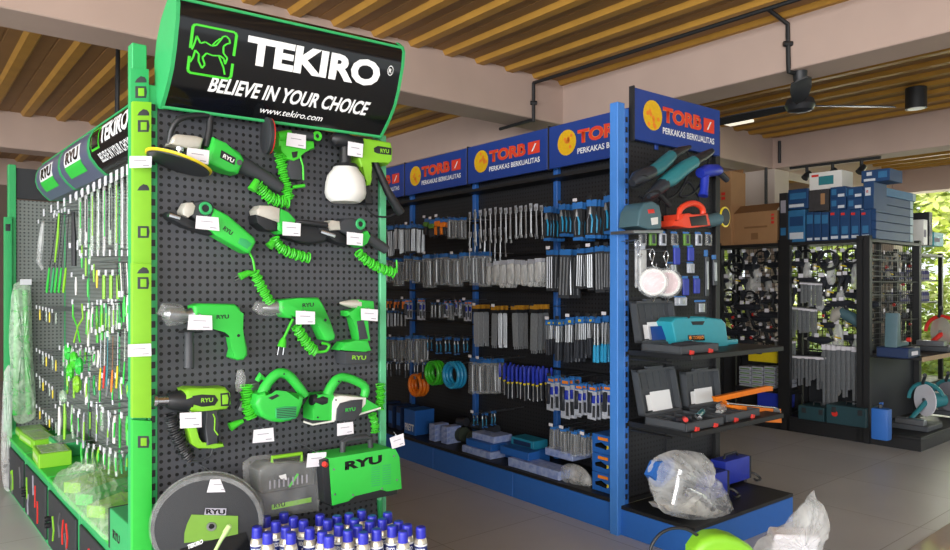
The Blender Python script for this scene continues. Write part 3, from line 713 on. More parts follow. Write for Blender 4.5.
price_tag(G, [(361, 308.4), (378, 309.6), (377.7, 321.2), (361.4, 320)], .10, 'on the cordless driver at the right edge')
# heat gun
K = Kit(G, 'heat_gun', 'lime and black heat gun with steel nozzle and coiled black cord', 'power tool', 205, 400)
K.tb('nozzle', 'chrome', [(153, 401, 6), (156, 401, 6.4), (157, 401, 5), (171, 400.5, 5)], off=.055)
K.tb('barrel', 'black_plastic', [(167, 400.5, 7), (170, 400.5, 8.5), (178, 400.5, 10), (190, 400.5, 11.6)], off=.05, seg=18)
b = K.pr('body', 'lime_green', [(184, 390), (190, 388), (212, 388.5), (226, 387.5), (231, 393), (231.5, 404), (227, 409.5), (206, 411), (191, 412.5), (190, 400)], .085, .012, .012, seg=3)
K.pr('badge', 'black_plastic', [(192.5, 396), (202, 394.5), (215, 395), (218.5, 400), (215, 405.5), (202, 407), (193, 404.5)], .087, .08, .002, b)
K.txt('RYU', 201, 402.5, 213, 402, 'lime_green', .0885, 4.2, b)
K.pr('vent', 'black_plastic', [(220.5, 393.5), (229, 392.5), (230.5, 398), (229.5, 406), (221, 406.5)], .087, .08, .002, b)
K.pr('vent_screen', 'lime_green', [(222.3, 395.2), (227.5, 394.5), (228.5, 398.5), (228, 404), (222.6, 404.5)], .0885, .08, .001, b)
K.pr('grip', 'dark_grey_plastic', [(206, 411), (219, 410), (217, 425), (219, 443), (207, 446), (206, 428)], .075, .012, .006)
K.tb('grip_trim', 'lime_green', [(213, 414, .7), (215, 418, .7), (214.5, 430, .7), (218, 435, .7)], off=.078)
K.pr('guard', 'lime_green', [(188, 426), (197, 426), (199, 438), (201, 443.5), (223, 443), (224.5, 447), (214, 448.5), (198, 448.5), (192, 444)], .07, .02, .004)
K.coil('cord', 'black_plastic', [(171, 414), (175, 430), (182, 446), (190, 459)], 5, 2.3, 1.2)
K.tb('cord_loop', 'dark_grey_plastic', [(190, 461, 1.1), (200, 461, 1.1), (210, 456, 1.1), (213, 448, 1.1)], off=.05, smooth=True)
price_tag(G, [(180, 413), (201.5, 412), (201.7, 427.3), (180.2, 428.5)], .10, 'under the barrel of the heat gun')
# tile cutter
K = Kit(G, 'tile_cutter', 'round-bodied green handheld cutter with steel base plate', 'power tool', 280, 405)
K.pr('base_plate', 'steel', [(238, 410), (244, 395), (251, 384), (259, 382), (263, 398), (258, 410), (246, 413)], .03, .012, .002)
K.tb('handle', 'ryu_green', [(261, 396, 5.5), (267, 384, 5), (274, 376, 5), (281, 373, 5), (289, 376, 5), (298, 386, 5), (305, 396, 4.6)], off=.07, smooth=True)
b = K.pr('body', 'ryu_green', [(256, 405), (259, 395), (266, 392), (274, 396), (286, 397), (300, 394), (305, 397), (304, 404), (299, 417.5), (292, 421), (282, 423), (273, 422), (262, 416.5)], .11, .012, .02, seg=4)
K.pr('motor_vent', 'rack_green', [(275.5, 408.5), (285, 406.5), (297, 406.5), (296, 418.5), (284, 420.5), (276, 418)], .113, .10, .003, b)
for i in range(6):
    K.pr('vent_slot', 'charcoal', [(277, 409+i*1.7), (296, 407.6+i*1.7), (296, 408.3+i*1.7), (277, 409.7+i*1.7)], .1145, .11, 0, b)
K.pr('switch', 'charcoal', [(268, 398), (277, 394), (280, 396), (272, 400)], .111, .09, .001)
K.dots('screw', 'black_plastic', [(284, 374), (284.5, 380), (268, 391), (259.5, 413)], 1.1, .087, b)
K.tb('knob', 'ryu_green', [(257, 381, 2.6), (260, 376, 3.6), (265, 379, 1.5)], off=.06)
K.coil('cord', 'bright_green', [(246.5, 385), (247, 400), (251, 418)], 5)
K.tb('plug', 'bright_green', [(243, 421, 2), (238, 423, 3), (230, 427, 4.4)], off=.05)
K.tb('bag', 'clear_film', [(240, 370, 3), (241, 378, 5), (240, 386, 5), (238, 392, 2)], off=.04, seg=8)
price_tag(G, [(253.8, 430), (273.3, 427.6), (274.2, 441.2), (252.7, 443.2)], .07, 'under the round-bodied tile cutter')
# planer
K = Kit(G, 'electric_planer', 'green electric planer with white and dark side cover', 'power tool', 345, 408)
K.tb('handle', 'ryu_green', [(326, 398, 5), (331, 387, 5), (337.5, 379, 4.6), (345, 377.5, 4.4), (355, 380.5, 4.4), (365, 387, 4.4), (364, 397, 4)], off=.07, smooth=True)
K.pr('front_block', 'ryu_green', [(312.7, 409), (318, 400), (318.5, 394.5), (333, 393.5), (336, 398), (333, 421), (313, 420.5)], .09, .012, .008)
sc = K.pr('side_cover', 'white_plastic', [(333.5, 402), (336, 397), (341, 395.5), (366.5, 397.8), (366, 404), (358, 414), (346, 420.5), (333, 421)], .10, .012, .005)
bc = K.pr('belt_cover', 'dark_grey_plastic', [(338, 409), (341, 403.5), (352, 400.5), (363, 399.5), (362, 412), (355, 420.5), (336.8, 421.5)], .11, .09, .004)
K.txt('RYU', 345.5, 412, 355.5, 410.5, 'ryu_green', .1115, 3.4, bc)
K.pr('tail', 'ryu_green', [(366, 398.5), (380, 407), (357.5, 414.5), (361, 408)], .095, .012, .004)
K.tb('rear_sole', 'white_plastic', [(357, 415, 1), (380.5, 408, 1)], off=.095)
K.tb('front_sole', 'white_plastic', [(303.7, 421.7, .9), (312.7, 424.6, 1), (334, 421, 1)], off=.095)
K.tb('depth_knob', 'black_plastic', [(311, 400, 5), (320, 400, 7), (325, 400, 6)], off=.07)
K.dots('screw', 'black_plastic', [(318, 417.5), (339, 381.5), (342.5, 382), (336, 400)], 1., .10, sc)
K.coil('cord', 'bright_green', [(380, 384), (380.5, 397), (379, 410)], 4)
K.coil('cord', 'bright_green', [(372, 414), (375, 424), (375, 433)], 3.6)
price_tag(G, [(337.3, 423.7), (353, 421.7), (353.8, 433.5), (337.3, 436)], .12, 'under the electric planer')
# big cutting disc in its wrap
K = Kit(G, 'cutting_disc', 'stack of large black cutting discs in clear wrap with green label', 'disc', 207, 524)
n_ = camdir(G, (.27, -.95, -.16)).normalized(); c = G.pix(207.6, 526, .16); r = .172
bm = B(); lathe(bm, c, n_, [(-.028, r-.002), (-.026, r), (-.002, r), (0, r-.003)], 56); ds = part(K.t, 'disc', bm, mat('abrasive', '#333538', .8, var=.25, scale=400, bump=.3))
bm = B(); tube(bm, [c+n_*d for d in (-.034, -.031, -.012, .001, .003)], [r-.01, r+.004, r+.008, r+.003, r-.012], 56, cap=False); part(K.t, 'wrap', bm, 'clear_film')
# in-plane axes of the disc
ex = camdir(G, (1, 0, 0)); ex = (ex-n_*ex.dot(n_)).normalized(); ez = ex.cross(n_).normalized()
if ez.z < 0: ez = -ez
def dpt(px, py, o=.003):
    o0 = G.Mi @ Vector((0, 0, EYE)); d = G.Mi.to_3x3() @ Vector(((px-CX)/F, 1, (HY-py)/F)); q = c+n_*o
    return o0+d*((q-o0).dot(n_)/d.dot(n_))
def dpoly(name, pts, m, o=.004, root=ds):
    bm = B(); bm.faces.new([bm.verts.new(dpt(a, b, o)) for a, b in pts]); return part(root, name, bm, m, False)
lb = dpoly('label', [(184, 543), (184.5, 533), (187, 524), (191.5, 514.6), (238, 516), (238, 534), (212, 540)], mat('label_green', '#6f9a3a', .4))
dpoly('label', [(180, 549), (212, 540), (238, 534), (246, 532), (252, 551), (180, 551)], 'sign_black')
dpoly('label', [(204, 514.8), (205.5, 508), (226.5, 508.3), (226, 515.3)], 'grey_print', .0045)
for s, x0, y0, x1, y1, hh, m in (('RYU', 206, 514, 225, 514.6, 5, 'sign_black'), ('TEKIRO', 187.5, 549.5, 203, 543.5, 4.5, 'sign_white')):
    tb = text_bm(s, 1, .04); X = max(v.co.x for v in tb.verts); Z = max(v.co.z for v in tb.verts)
    for v in tb.verts:
        a = v.co.x/X; v.co = dpt(x0+(x1-x0)*a, y0+(y1-y0)*a-hh*v.co.z/Z, .0055)
    part(lb, 'lettering', tb, m, False)
bm = B(); lathe(bm, dpt(211.5, 526.5, .004), n_, [(0, .016), (.003, .015)], 16); part(ds, 'arbor', bm, 'steel')
bm = B(); lathe(bm, dpt(211.5, 526.5, .008), n_, [(0, .009), (.001, .008)], 12); part(ds, 'arbor_hole', bm, 'sign_black')
price_tag(G, [(210.5, 479.5), (231, 479), (229, 492), (207, 492.5)], .20, 'in front of the wrapped cutting discs')
K = Kit(G, 'pick_tool', 'pale green plastic stick standing in front of the cutting discs', 'tool', 222, 540)
K.tb('shaft', mat('pale_green', '#b9dc8e', .4), [(214, 553, 1.5), (221, 540, 1.8), (226, 532, 2.6)], off=.24)
K.tb('tip', 'pale_green', [(225, 533, 2.8), (229.5, 526, 2.6), (230.5, 524.5, 1.2)], off=.24)
# tool case in clear bag
K = Kit(G, 'tool_case', 'transparent-lidded tool case with lime handle in a clear bag', 'case', 290, 490)
b = K.pr('case', 'dark_grey_plastic', [(262.5, 494), (316, 485), (317.5, 509), (265, 516.5)], .13, .02, .008)
lid = K.pr('lid', mat('smoky_plastic', '#4e5150', .22, var=.3, scale=40), [(260.4, 472), (268, 465.5), (288, 463), (310.5, 463), (316.5, 470), (316.5, 484.5), (262.5, 493.5)], .12, .02, .01)
K.pr('label', 'lime_green', [(272, 505), (311.5, 497.3), (311.5, 502), (272, 510)], .132, .125, .001, b)
K.txt('RYU', 274, 508.2, 285, 506.2, 'sign_black', .1335, 4, b)
K.tb('handle', 'lime_green', [(272.5, 467, 2), (272, 457.5, 2), (301.5, 453.5, 2), (301.7, 463, 2)], off=.08)
for i in range(9):
    x = 270+i*4.6; K.tb('bit', 'grey_print', [(x, 489-i*.8, .9, .125), (x, 481-i*.8, .9, .125)], root=lid, seg=6)
K.pr('insert', 'sign_white', [(279, 476), (286, 474), (287, 480), (281, 479)], .1225, .12, 0, lid)
K.tb('insert', 'bright_green', [(289, 487, 1.2), (298, 474, 1.2)], off=.123, root=lid)
K.pr('bag', 'clear_film', [(258.5, 470), (268, 463), (290, 461), (314, 461), (320, 470), (321, 490), (320, 512), (262, 519), (259, 492)], .15, .014, .012)
price_tag(G, [(308, 453.6), (326.4, 452), (325.5, 465.8), (306.4, 467.6)], .17, 'between the clear tool case and the welding machine')
# welding machine
K = Kit(G, 'welding_machine', 'bright green welding machine with black handle and RYU lettering', 'welding machine', 365, 475)
off_f = .20
K.pr('casing', 'ryu_green', [(329, 458.5), (389, 448.4), (395.8, 449.3), (399.7, 457), (402, 489), (387, 491.8), (381, 489), (355, 495.3), (349, 501.4), (332.5, 505.7)], off_f, .07, .003)
K.pr('base', 'black_plastic', [(333, 505), (349, 500), (355, 494), (381, 488), (388, 490.5), (398, 489), (397, 494), (388, 496), (352, 503), (334, 508)], off_f-.008, .075, .003)
K.pr('front_panel', 'black_plastic', [(322.5, 461), (330, 458.5), (333, 505.5), (325, 503)], off_f-.003, .08, .003)
K.tb('socket', 'red', [(326, 465, 2.4, off_f), (324, 464, 2.4, off_f+.005)])
K.tb('handle', 'dark_grey_plastic', [(342.5, 455, 2.6), (343, 442, 2.8), (347, 439.8, 2.8), (366, 436.8, 2.8), (370, 438.5, 2.8), (370.7, 450, 2.6)], off=.14)
K.txt('RYU', 345, 470.5, 382, 463, 'sign_black', off_f+.0015, 8, bold=.05)
for i in range(9):
    for a, b_ in ((371.5, 380), (382.5, 391)):
        y = 467.5+i*2.3; s1 = -.165
        K.pr('vent_slot', 'rack_green', [(a, y+(a-371)*s1), (b_, y+(b_-371)*s1), (b_, y+.8+(b_-371)*s1), (a, y+.8+(a-371)*s1)], off_f+.001, off_f-.002, 0, sm=False)
K.dots('screw', 'steel', [(334, 469.5), (335, 494.5), (353, 495), (382, 488.5), (397, 480), (394, 456)], 1.2, off_f+.001)
K.tb('bracket_leg', 'rack_green', [(379.5, 497, 3), (380.5, 520, 2.6)], off=.06)
K.tb('bracket_arm', 'rack_green', [(379.5, 498, 2.5, .0), (379.5, 498, 2.5, .12)])
price_tag(G, [(389.8, 438), (403.4, 433.3), (404.9, 445), (392.4, 449)], .22, 'at the upper right corner of the green welding machine', back=.2)
# spirit levels on the green end post
def level(x0, x1, y0, y1, off, m, label, cy=None):
    K = Kit(G, 'spirit_level', label, 'spirit level', (x0+x1)/2, (y0+y1)/2, group='spirit levels on the green post')
    K.pr('frame', m, [(x0, y0), (x1, y0+1), (x1, y1), (x0, y1)], off, off-.022, .002)
    for (y, kind) in cy:
        xm = (x0+x1)/2+(1 if kind == 0 else 1.5)
        if kind == 0: K.pr('hand_hole', 'dark_grey_plastic', [(xm-6, y+3.5), (xm-4, y), (xm, y-3), (xm+4, y-2), (xm+6, y+1), (xm+6, y+3.5)], off+.0008, off-.01, .001)
        else:
            v = K.pr('vial_window', 'dark_grey_plastic', [(xm-6, y-6), (xm+5, y-6), (xm+6, y), (xm+5, y+6), (xm-6, y+6)], off+.001, off-.01, .002)
            K.pr('vial', 'lime_green', [(xm-3, y-4), (xm+3, y-4), (xm+3, y+4), (xm-3, y+4)], off+.002, off, .001, v)
    return K
level(130.5, 149, 68, 255, .015, 'rack_green', 'dark green spirit level behind the lime ones, topmost', [(79, 0), (92, 1)])
level(133, 151.5, 101, 296, .040, 'lime_green', 'lime spirit level held by a price tag at the top of the post', [(112, 0), (126, 1), (187, 0), (232, 1)])
level(132.5, 151.5, 263, 418, .063, 'lime_green', 'lime spirit level overlapping lower on the post with graduated face', [(270, 0), (283, 1)])
level(132.5, 152, 420, 556, .040, 'ryu_green', 'green spirit level at the foot of the post', [(442, 1)])
price_tag(G, [(129.5, 156), (152, 156), (151.5, 167.5), (129.5, 168)], .09, 'on the top of the lime spirit level', hook=False)
price_tag(G, [(128, 344.5), (151, 343.5), (151.5, 356), (128, 357)], .09, 'half way down the spirit levels', hook=False)
# spray cans
bm = B(); box(bm, .12, .86, -.80, -.06, .0, .4595, .004)
solo(G, 'display_box', bm, 'charcoal', 'dark box carrying the spray cans in front of the green rack', 'box', (.5, -.4, 0))
CT = .66
caps = [(98,140),(145,165),(185,118),(193,190),(230,140),(266,100),(275,165),(298,190),(310,120),(355,135),(383,170),(430,110),(440,185),(470,130),(470,205),(515,155),(500,118),(555,180),(560,105),(585,130),(618,90),(625,190),(600,160),(665,115),(655,140),(685,175),(710,130),(735,100),(755,160),(785,140),(805,185),(825,155),(885,165)]
cp = [G.pz(225+a/4.52, 490+b/4.52, CT) for a, b in caps]
for it in range(60):
    for i in range(len(cp)):
        for j in range(i):
            d = cp[i]-cp[j]; l = math.hypot(d.x, d.y)
            if l < .0458:
                q = Vector((d.x, d.y, 0))/max(l, 1e-5)*(.0458-l)/2; cp[i] += q; cp[j] -= q
t = thing(G, 'spray_can', 'x', 'spray can', (0, 0, 0))
bm = B(); lathe(bm, (0, 0, 0), (0, 0, 1), [(0, .020), (.003, .0218), (.145, .0218), (.148, .0216)], 18); cb = part(t, 'body', bm, mat('can_blue', '#27357a', .3))
bm = B(); lathe(bm, (0, 0, 0), (0, 0, 1), [(.147, .0218), (.155, .0205), (.164, .0172), (.168, .014)], 18); part(t, 'shoulder', bm, mat('champagne', '#cfc8b4', .3, .6))
bm = B(); lathe(bm, (0, 0, 0), (0, 0, 1), [(.162, .0172), (.192, .0166), (.198, .0155), (.2, .0135)], 18); part(t, 'cap', bm, mat('cap_blue', '#2a2fb4', .35))
bm = B(); lathe(bm, (0, 0, 0), (0, 0, 1), [(.14, .0221), (.146, .0221)], 18); part(cb, 'label_band', bm, 'sign_white')
va = math.atan2(-.9, .3)
def on_can(s, z0, h, a0, a1, m):
    tb = text_bm(s, 1, .04); X = max(v.co.x for v in tb.verts); Z = max(v.co.z for v in tb.verts)
    for v in tb.verts:
        a = a0+(a1-a0)*v.co.x/X; v.co = Vector((.0222*math.cos(a), .0222*math.sin(a), z0+h*v.co.z/Z))
    part(cb, 'lettering', tb, m, False)
fa = math.atan2(*(camdir(G, (.1, -1, 0)).yx))
on_can('REXCO', .120, .014, fa-.85, fa+.75, 'sign_white'); on_can('50', .094, .018, fa-.4, fa+.4, 'sign_white')
order = sorted(range(len(cp)), key=lambda i: (G.M @ cp[i]).y)
nm = {0: 'front'}
for n, i in enumerate(order):
    p = cp[i]; row = ('front', 'second', 'third', 'back')[min(3, n*4//len(order))]
    mates = sorted([j for k2, j in enumerate(order) if min(3, k2*4//len(order)) == min(3, n*4//len(order))], key=lambda j: caps[j][0]); q = mates.index(i)
    lbl = 'blue-capped spray can in the %s row, %s from the left' % (row, ['leftmost', 'second', 'third', 'fourth', 'fifth', 'sixth', 'seventh', 'eighth', 'ninth', 'tenth'][q])
    if n == 0: o = t; o.matrix_world = G.M @ Matrix.Translation((p.x, p.y, .46)); o['label'] = lbl; o['group'] = 'spray cans'
    else: dup_at(t, G, (p.x, p.y, .46), rz=R.uniform(-.3, .3), label=lbl, group='spray cans')
# ---------------------------------------------------------------- stock hanging on the long side of the blue rack
ORD = ['first', 'second', 'third', 'fourth', 'fifth', 'sixth', 'seventh', 'eighth', 'ninth', 'tenth', 'eleventh', 'twelfth', 'thirteenth', 'fourteenth', 'fifteenth', 'sixteenth', 'seventeenth', 'eighteenth', 'nineteenth', 'twentieth']
mat('card_blue', '#2f74c0', .4, var=.1, scale=50); mat('card_white', '#dfe3ea', .4, var=.12, scale=70, col2='#8d97ad')
mat('card_cyan', '#2a9fd0', .4); mat('tool_steel', '#a3a8ad', .38, .65, var=.25, scale=60); mat('dark_tool', '#343840', .35, .2, var=.3, scale=60)
mat('gold', '#c8922e', .4, .3); mat('brown', '#7d5a3e', .6)
film('blister', '#e8eef2', alpha=.16, rough=.06, scale=40)
PROTO = Frame(0, 0, 0); protos = {}
def proto(name, thing_name, cat):
    t = thing(PROTO, thing_name, 'x', cat, (0, 0, 0)); protos[name] = t; return t
def first_use(t, used=set()):
    if t.name in used: return None
    used.add(t.name); return t
def place(name, fr, loc, rz=0., ry=0., rx=0., label=None, group=None, scale=None):
    t = protos[name]
    o = first_use(t)
    if o is None: return dup_at(t, fr, loc, rz, ry, rx, label, group, scale)
    if scale: protos[name+'_'] = None
    o.matrix_world = fr.M @ Matrix.Translation(Vector(loc)) @ Matrix.Rotation(rz, 4, 'Z') @ Matrix.Rotation(ry, 4, 'Y') @ Matrix.Rotation(rx, 4, 'X')
    if scale: o.scale = scale if isinstance(scale, (tuple, list)) else (scale,)*3
    setp(o, label, None, group); return o
def P_(t, name, m, *fs, smooth=True, root=None):
    bm = B()
    for f in fs: f(bm)
    return part(root or t, name, bm, m, smooth)
bx = lambda *a, **k: (lambda bm: box(bm, *a, **k))
tu = lambda *a, **k: (lambda bm: tube(bm, *a, **k))
# all prototypes hang from (0, 0, 0) downwards, facing -y
t = proto('pliers', 'plier_pack', 'pliers')
P_(t, 'hang_card', 'card_blue', bx(-.04, .04, 0, .001, -.045, 0)); P_(t, 'card_back', 'charcoal', bx(-.035, .035, .001, .002, -.25, -.045)); P_(t, 'card_foot', 'card_blue', bx(-.04, .04, 0, .001, -.262, -.24))
P_(t, 'jaw', 'tool_steel', tu([(0, -.010, -.05), (0, -.010, -.085), (0, -.010, -.10)], [.005, .013, .014]))
P_(t, 'handle', 'dark_tool', tu([(-.006, -.010, -.10), (-.018, -.010, -.14), (-.014, -.010, -.225)], [.006, .0075, .006]))
P_(t, 'handle', 'card_cyan', tu([(.006, -.010, -.10), (.018, -.010, -.14), (.014, -.010, -.225)], [.006, .0075, .006]))
t = proto('rods', 'drill_bit_pack', 'drill bits')
P_(t, 'hang_card', 'card_blue', bx(-.04, .04, 0, .001, -.035, 0)); P_(t, 'card_back', 'dark_grey_plastic', bx(-.04, .04, .001, .002, -.30, -.035))
for x in (-.024, 0, .024): P_(t, 'rod', 'tool_steel', tu([(x, -.006, -.05), (x, -.006, -.28)], .006, 6))
t = proto('driver', 'screwdriver_pack', 'screwdriver')
P_(t, 'hang_card', 'card_blue', bx(-.035, .035, 0, .001, -.04, 0)); P_(t, 'badge', 'yellow', bx(-.012, .012, -.001, 0, -.032, -.018))
P_(t, 'shaft', 'tool_steel', tu([(0, -.01, -.045), (0, -.01, -.17)], .005, 6)); P_(t, 'shaft', 'tool_steel', tu([(-.02, -.01, -.045), (-.02, -.01, -.17)], .005, 6))
P_(t, 'grip', 'dark_tool', tu([(0, -.01, -.15), (0, -.01, -.17), (0, -.01, -.27)], [.007, .011, .012])); P_(t, 'grip', 'dark_tool', tu([(-.02, -.01, -.15), (-.02, -.01, -.17), (-.02, -.01, -.27)], [.006, .010, .011]))
t = proto('cyan_driver', 'screwdriver_pack', 'screwdriver')
P_(t, 'hang_card', 'card_blue', bx(-.035, .035, 0, .001, -.04, 0))
for x in (-.018, .018):
    P_(t, 'shaft', 'tool_steel', tu([(x, -.01, -.045), (x, -.01, -.20)], .005, 6)); P_(t, 'grip', 'card_cyan', tu([(x, -.01, -.19), (x, -.01, -.21), (x, -.01, -.31)], [.007, .012, .012]))
t = proto('keys', 'wrench_bundle', 'wrenches')
P_(t, 'hang_card', 'gold', bx(-.04, .04, -.012, .012, -.02, .01)); P_(t, 'collar', 'black_plastic', bx(-.043, .043, -.014, .014, -.045, -.02))
for i, x in enumerate((-.034, -.02, -.006, .008, .022, .035)): P_(t, 'wrench', 'tool_steel', tu([(x*.8, 0, -.04), (x, .0, -.07), (x*.9, 0, -.29-.02*(i % 2))], [.004, .0058, .0055], 6))
t = proto('spanner', 'combination_spanner', 'spanner')
P_(t, 'shank', 'tool_steel', tu([(0, 0, -.03), (0, 0, -.21)], [.0065, .006], 6, .6)); P_(t, 'ring_end', 'tool_steel', tu([(0, .004, -.015), (0, -.004, -.015)], [.014, .014], 12)); P_(t, 'hang_card', 'card_white', bx(-.016, .016, -.001, 0, -.03, .012))
P_(t, 'open_end', 'tool_steel', tu([(-.009, 0, -.235), (-.007, 0, -.215), (.007, 0, -.215), (.009, 0, -.235)], .004, 5))
t = proto('blister', 'blister_card', 'blister pack')
P_(t, 'hang_card', 'card_blue', bx(-.045, .045, 0, .001, -.05, 0)); b = P_(t, 'card_back', 'card_white', bx(-.045, .045, .0, .001, -.27, -.05))
P_(t, 'print', 'sign_orange', bx(-.03, .03, -.001, 0, -.04, -.02)); P_(t, 'tool', 'dark_tool', bx(-.036, .0, -.02, -.0, -.22, -.06, bev=.004)); P_(t, 'tool', 'royal_blue', bx(.006, .034, -.014, 0, -.14, -.08, bev=.003)); P_(t, 'print', 'dark_grey_plastic', bx(.006, .034, -.001, 0, -.25, -.16), root=b)
t = proto('clear_pack', 'clear_hanging_pack', 'hanging pack')
P_(t, 'header', 'card_blue', bx(-.038, .038, -.001, .001, -.03, 0)); P_(t, 'pouch', 'blister', bx(-.038, .038, -.012, .006, -.26, -.03, bev=.004))
P_(t, 'contents', 'dark_tool', tu([(-.012, -.002, -.05), (-.016, -.002, -.12), (-.01, -.002, -.24)], [.006, .01, .008])); P_(t, 'contents', 'tool_steel', tu([(.014, -.002, -.05), (.012, -.002, -.12), (.016, -.002, -.24)], [.005, .008, .006]))
t = proto('bag', 'small_parts_bag', 'bag of parts')
P_(t, 'header', 'card_white', bx(-.035, .035, -.001, .001, -.03, 0)); P_(t, 'pouch', 'milky_film', tu([(0, 0, -.03), (0, 0, -.08), (0, 0, -.16), (0, 0, -.185)], [.03, .036, .036, .02], 10, .45))
P_(t, 'contents', 'tool_steel', tu([(-.01, 0, -.07), (.012, 0, -.15)], .012, 6))
t = proto('yellow_driver', 'precision_screwdriver', 'screwdriver')
P_(t, 'shaft', 'tool_steel', tu([(0, 0, -.11), (0, 0, -.23)], .0035, 6)); P_(t, 'grip', 'royal_blue', tu([(0, 0, 0), (0, 0, -.02), (0, 0, -.10), (0, 0, -.115)], [.006, .011, .011, .006])); P_(t, 'band', 'yellow', tu([(0, 0, -.112), (0, 0, -.125)], [.010, .009])); P_(t, 'hang_card', 'dark_tool', bx(-.014, .014, .012, .013, -.23, -.1))
t = proto('orange_pack', 'orange_tool_pack', 'hanging pack')
P_(t, 'hang_card', 'card_blue', bx(-.04, .04, 0, .001, -.03, 0)); P_(t, 'tool', 'orange', bx(-.032, .032, -.02, 0, -.075, -.03, bev=.006), bx(-.032, -.008, -.02, 0, -.14, -.075, bev=.004)); P_(t, 'tool_tip', 'dark_tool', bx(.0, .03, -.015, 0, -.15, -.075, bev=.004))
t = proto('green_pack', 'green_tool_pack', 'hanging pack')
P_(t, 'hang_card', 'card_blue', bx(-.04, .04, 0, .001, -.03, 0)); P_(t, 'tool', mat('olive_green', '#5f8f3a', .5), bx(-.032, .032, -.02, 0, -.075, -.035, bev=.006)); P_(t, 'tool_tip', 'dark_tool', bx(-.03, .03, -.015, 0, -.15, -.08, bev=.004))
def columns(nm, xs, top, deep, where, what, group, y0=.14, dy=.034, scale=None, hook=True, jit=.004, xs_=1.):
    """hooks along the blue rack: pixel columns, top(px) -> py, packs one behind the other on each hook"""
    s0 = scale or 1.
    for i, px in enumerate(xs):
        py = (top(px) if callable(top) else top)+R.uniform(-1.2, 1.2); scale = s0*R.uniform(.86, 1.1)
        q = BL.pix(px, py, -y0)
        for d in range(deep):
            lab = '%s, %s, %s hook, %s' % (what, where, ORD[i], ('front', 'second deep', 'third deep', 'fourth deep', 'fifth deep', 'rearmost')[min(d, 5)])
            place(nm, BL, (q.x+R.uniform(-jit, jit), y0+dy*d, q.z), rz=R.uniform(-.25, .25), ry=R.uniform(-.05, .05), label=lab, group=group, scale=(scale*xs_, scale, scale))
        if hook:
            b = B(); tube(b, [(q.x, y0-.02, q.z+.006), (q.x, y0-.012, q.z-.0035), (q.x, .458, q.z-.0035)], .0025, 5)
            tg = B()
            o = thing(BL, 'peg_hook', 'wire hook of %s, %s from the left' % (group, ORD[i]), 'hook', (q.x, y0, q.z), 'wire hooks on the blue rack')
            part(o, 'wire', b, 'steel'); box(tg, q.x-.018, q.x+.018, y0-.022, y0-.02, q.z+.004, q.z+.024); part(o, 'price_flag', tg, 'paper_white' if R.random() < .35 else 'charcoal', False)
L2 = lambda x0, y0, x1, y1: (lambda x: y0+(y1-y0)*(x-x0)/(x1-x0))
fx = lambda a, b, n: [a+(b-a)*i/(n-1) for i in range(n)]
columns('pliers', fx(547, 607, 5), L2(545, 206, 612, 196), 5, 'top row near the blue post', 'blue-carded plier pack', 'plier packs', scale=.92)
columns('spanner', fx(470, 536, 14), L2(468, 213, 540, 205), 2, 'top row middle', 'silver spanner', 'silver spanners', dy=.05, hook=False, scale=1.0)
columns('spanner', fx(470, 500, 7), L2(468, 233, 540, 225), 2, 'top row middle, lower tier', 'long silver spanner', 'silver spanners of the lower tier', dy=.05, hook=False, y0=.2)
columns('orange_pack', [438, 443], 218, 2, 'top row left', 'orange tool pack', 'orange packs')
columns('green_pack', [426, 432], 219, 2, 'top row left', 'green tool pack', 'green packs')
columns('clear_pack', [449, 455, 461], 217, 2, 'top row left', 'dark clear pack', 'dark clear packs', scale=.7)
columns('rods', fx(384, 420, 7), 225, 2, 'top row at the green rack', 'pack of long silver rods', 'rod packs at the far end', scale=.9)
columns('rods', fx(550, 580, 3), L2(545, 251, 612, 246), 4, 'second row near the post', 'grey and blue rod pack', 'rod packs in the second row')
columns('rods', fx(590, 608, 3), L2(545, 251, 612, 246), 4, 'second row next to the post', 'striped rod pack', 'rod packs beside the post')
columns('bag', fx(489, 538, 8), L2(486, 262, 540, 259), 4, 'second row middle', 'shiny small parts bag', 'small parts bags', dy=.04, hook=False)
columns('clear_pack', fx(444, 482, 5), L2(441, 254, 486, 252), 3, 'second row left', 'dark clear pack', 'clear packs in the second row')
columns('clear_pack', fx(386, 436, 6), L2(386, 258, 436, 254), 3, 'second row by the green rack', 'clear pack', 'clear packs by the green rack')
columns('keys', [476, 495, 515, 534], 307, 3, 'third row middle', 'wrench bundle with gold top', 'wrench bundles', dy=.05, xs_=.72)
columns('driver', fx(549, 590, 5), L2(545, 319, 612, 316), 5, 'third row near the post', 'dark screwdriver pack', 'dark screwdriver packs')
columns('cyan_driver', fx(597, 615, 3), L2(545, 319, 612, 316), 5, 'third row beside the post', 'cyan-handled screwdriver pack', 'cyan screwdriver packs')
columns('blister', [407, 420], 298, 2, 'third row left', 'pale blister card', 'pale blister cards', scale=.62)
columns('clear_pack', [432, 440, 450, 460], 303, 2, 'third row left', 'small clear pack', 'small clear packs', scale=.55)
columns('rods', fx(382, 402, 4), 311, 2, 'third row far end', 'short rod pack', 'short rod packs', scale=.5)
columns('blister', [551, 565], L2(545, 375, 612, 383), 4, 'fourth row near the post', 'dark-tooled blister card', 'blister cards, fourth row', scale=.95)
columns('blister', [579, 593, 608], L2(545, 380, 612, 386), 4, 'fourth row beside the post', 'colourful blister card', 'blister cards beside the post', scale=.82)
columns('yellow_driver', fx(500, 541, 11), L2(498, 364, 543, 369), 3, 'fourth row middle', 'blue precision screwdriver with yellow band', 'precision screwdrivers', dy=.05, hook=False, scale=1.0)
columns('clear_pack', fx(472, 494, 4), 358, 3, 'fourth row left of the precision screwdrivers', 'tall clear pack', 'tall clear packs')
columns('clear_pack', fx(384, 424, 6), 336, 2, 'fourth row far end', 'grey clear pack', 'clear packs of the fourth row', scale=.9)
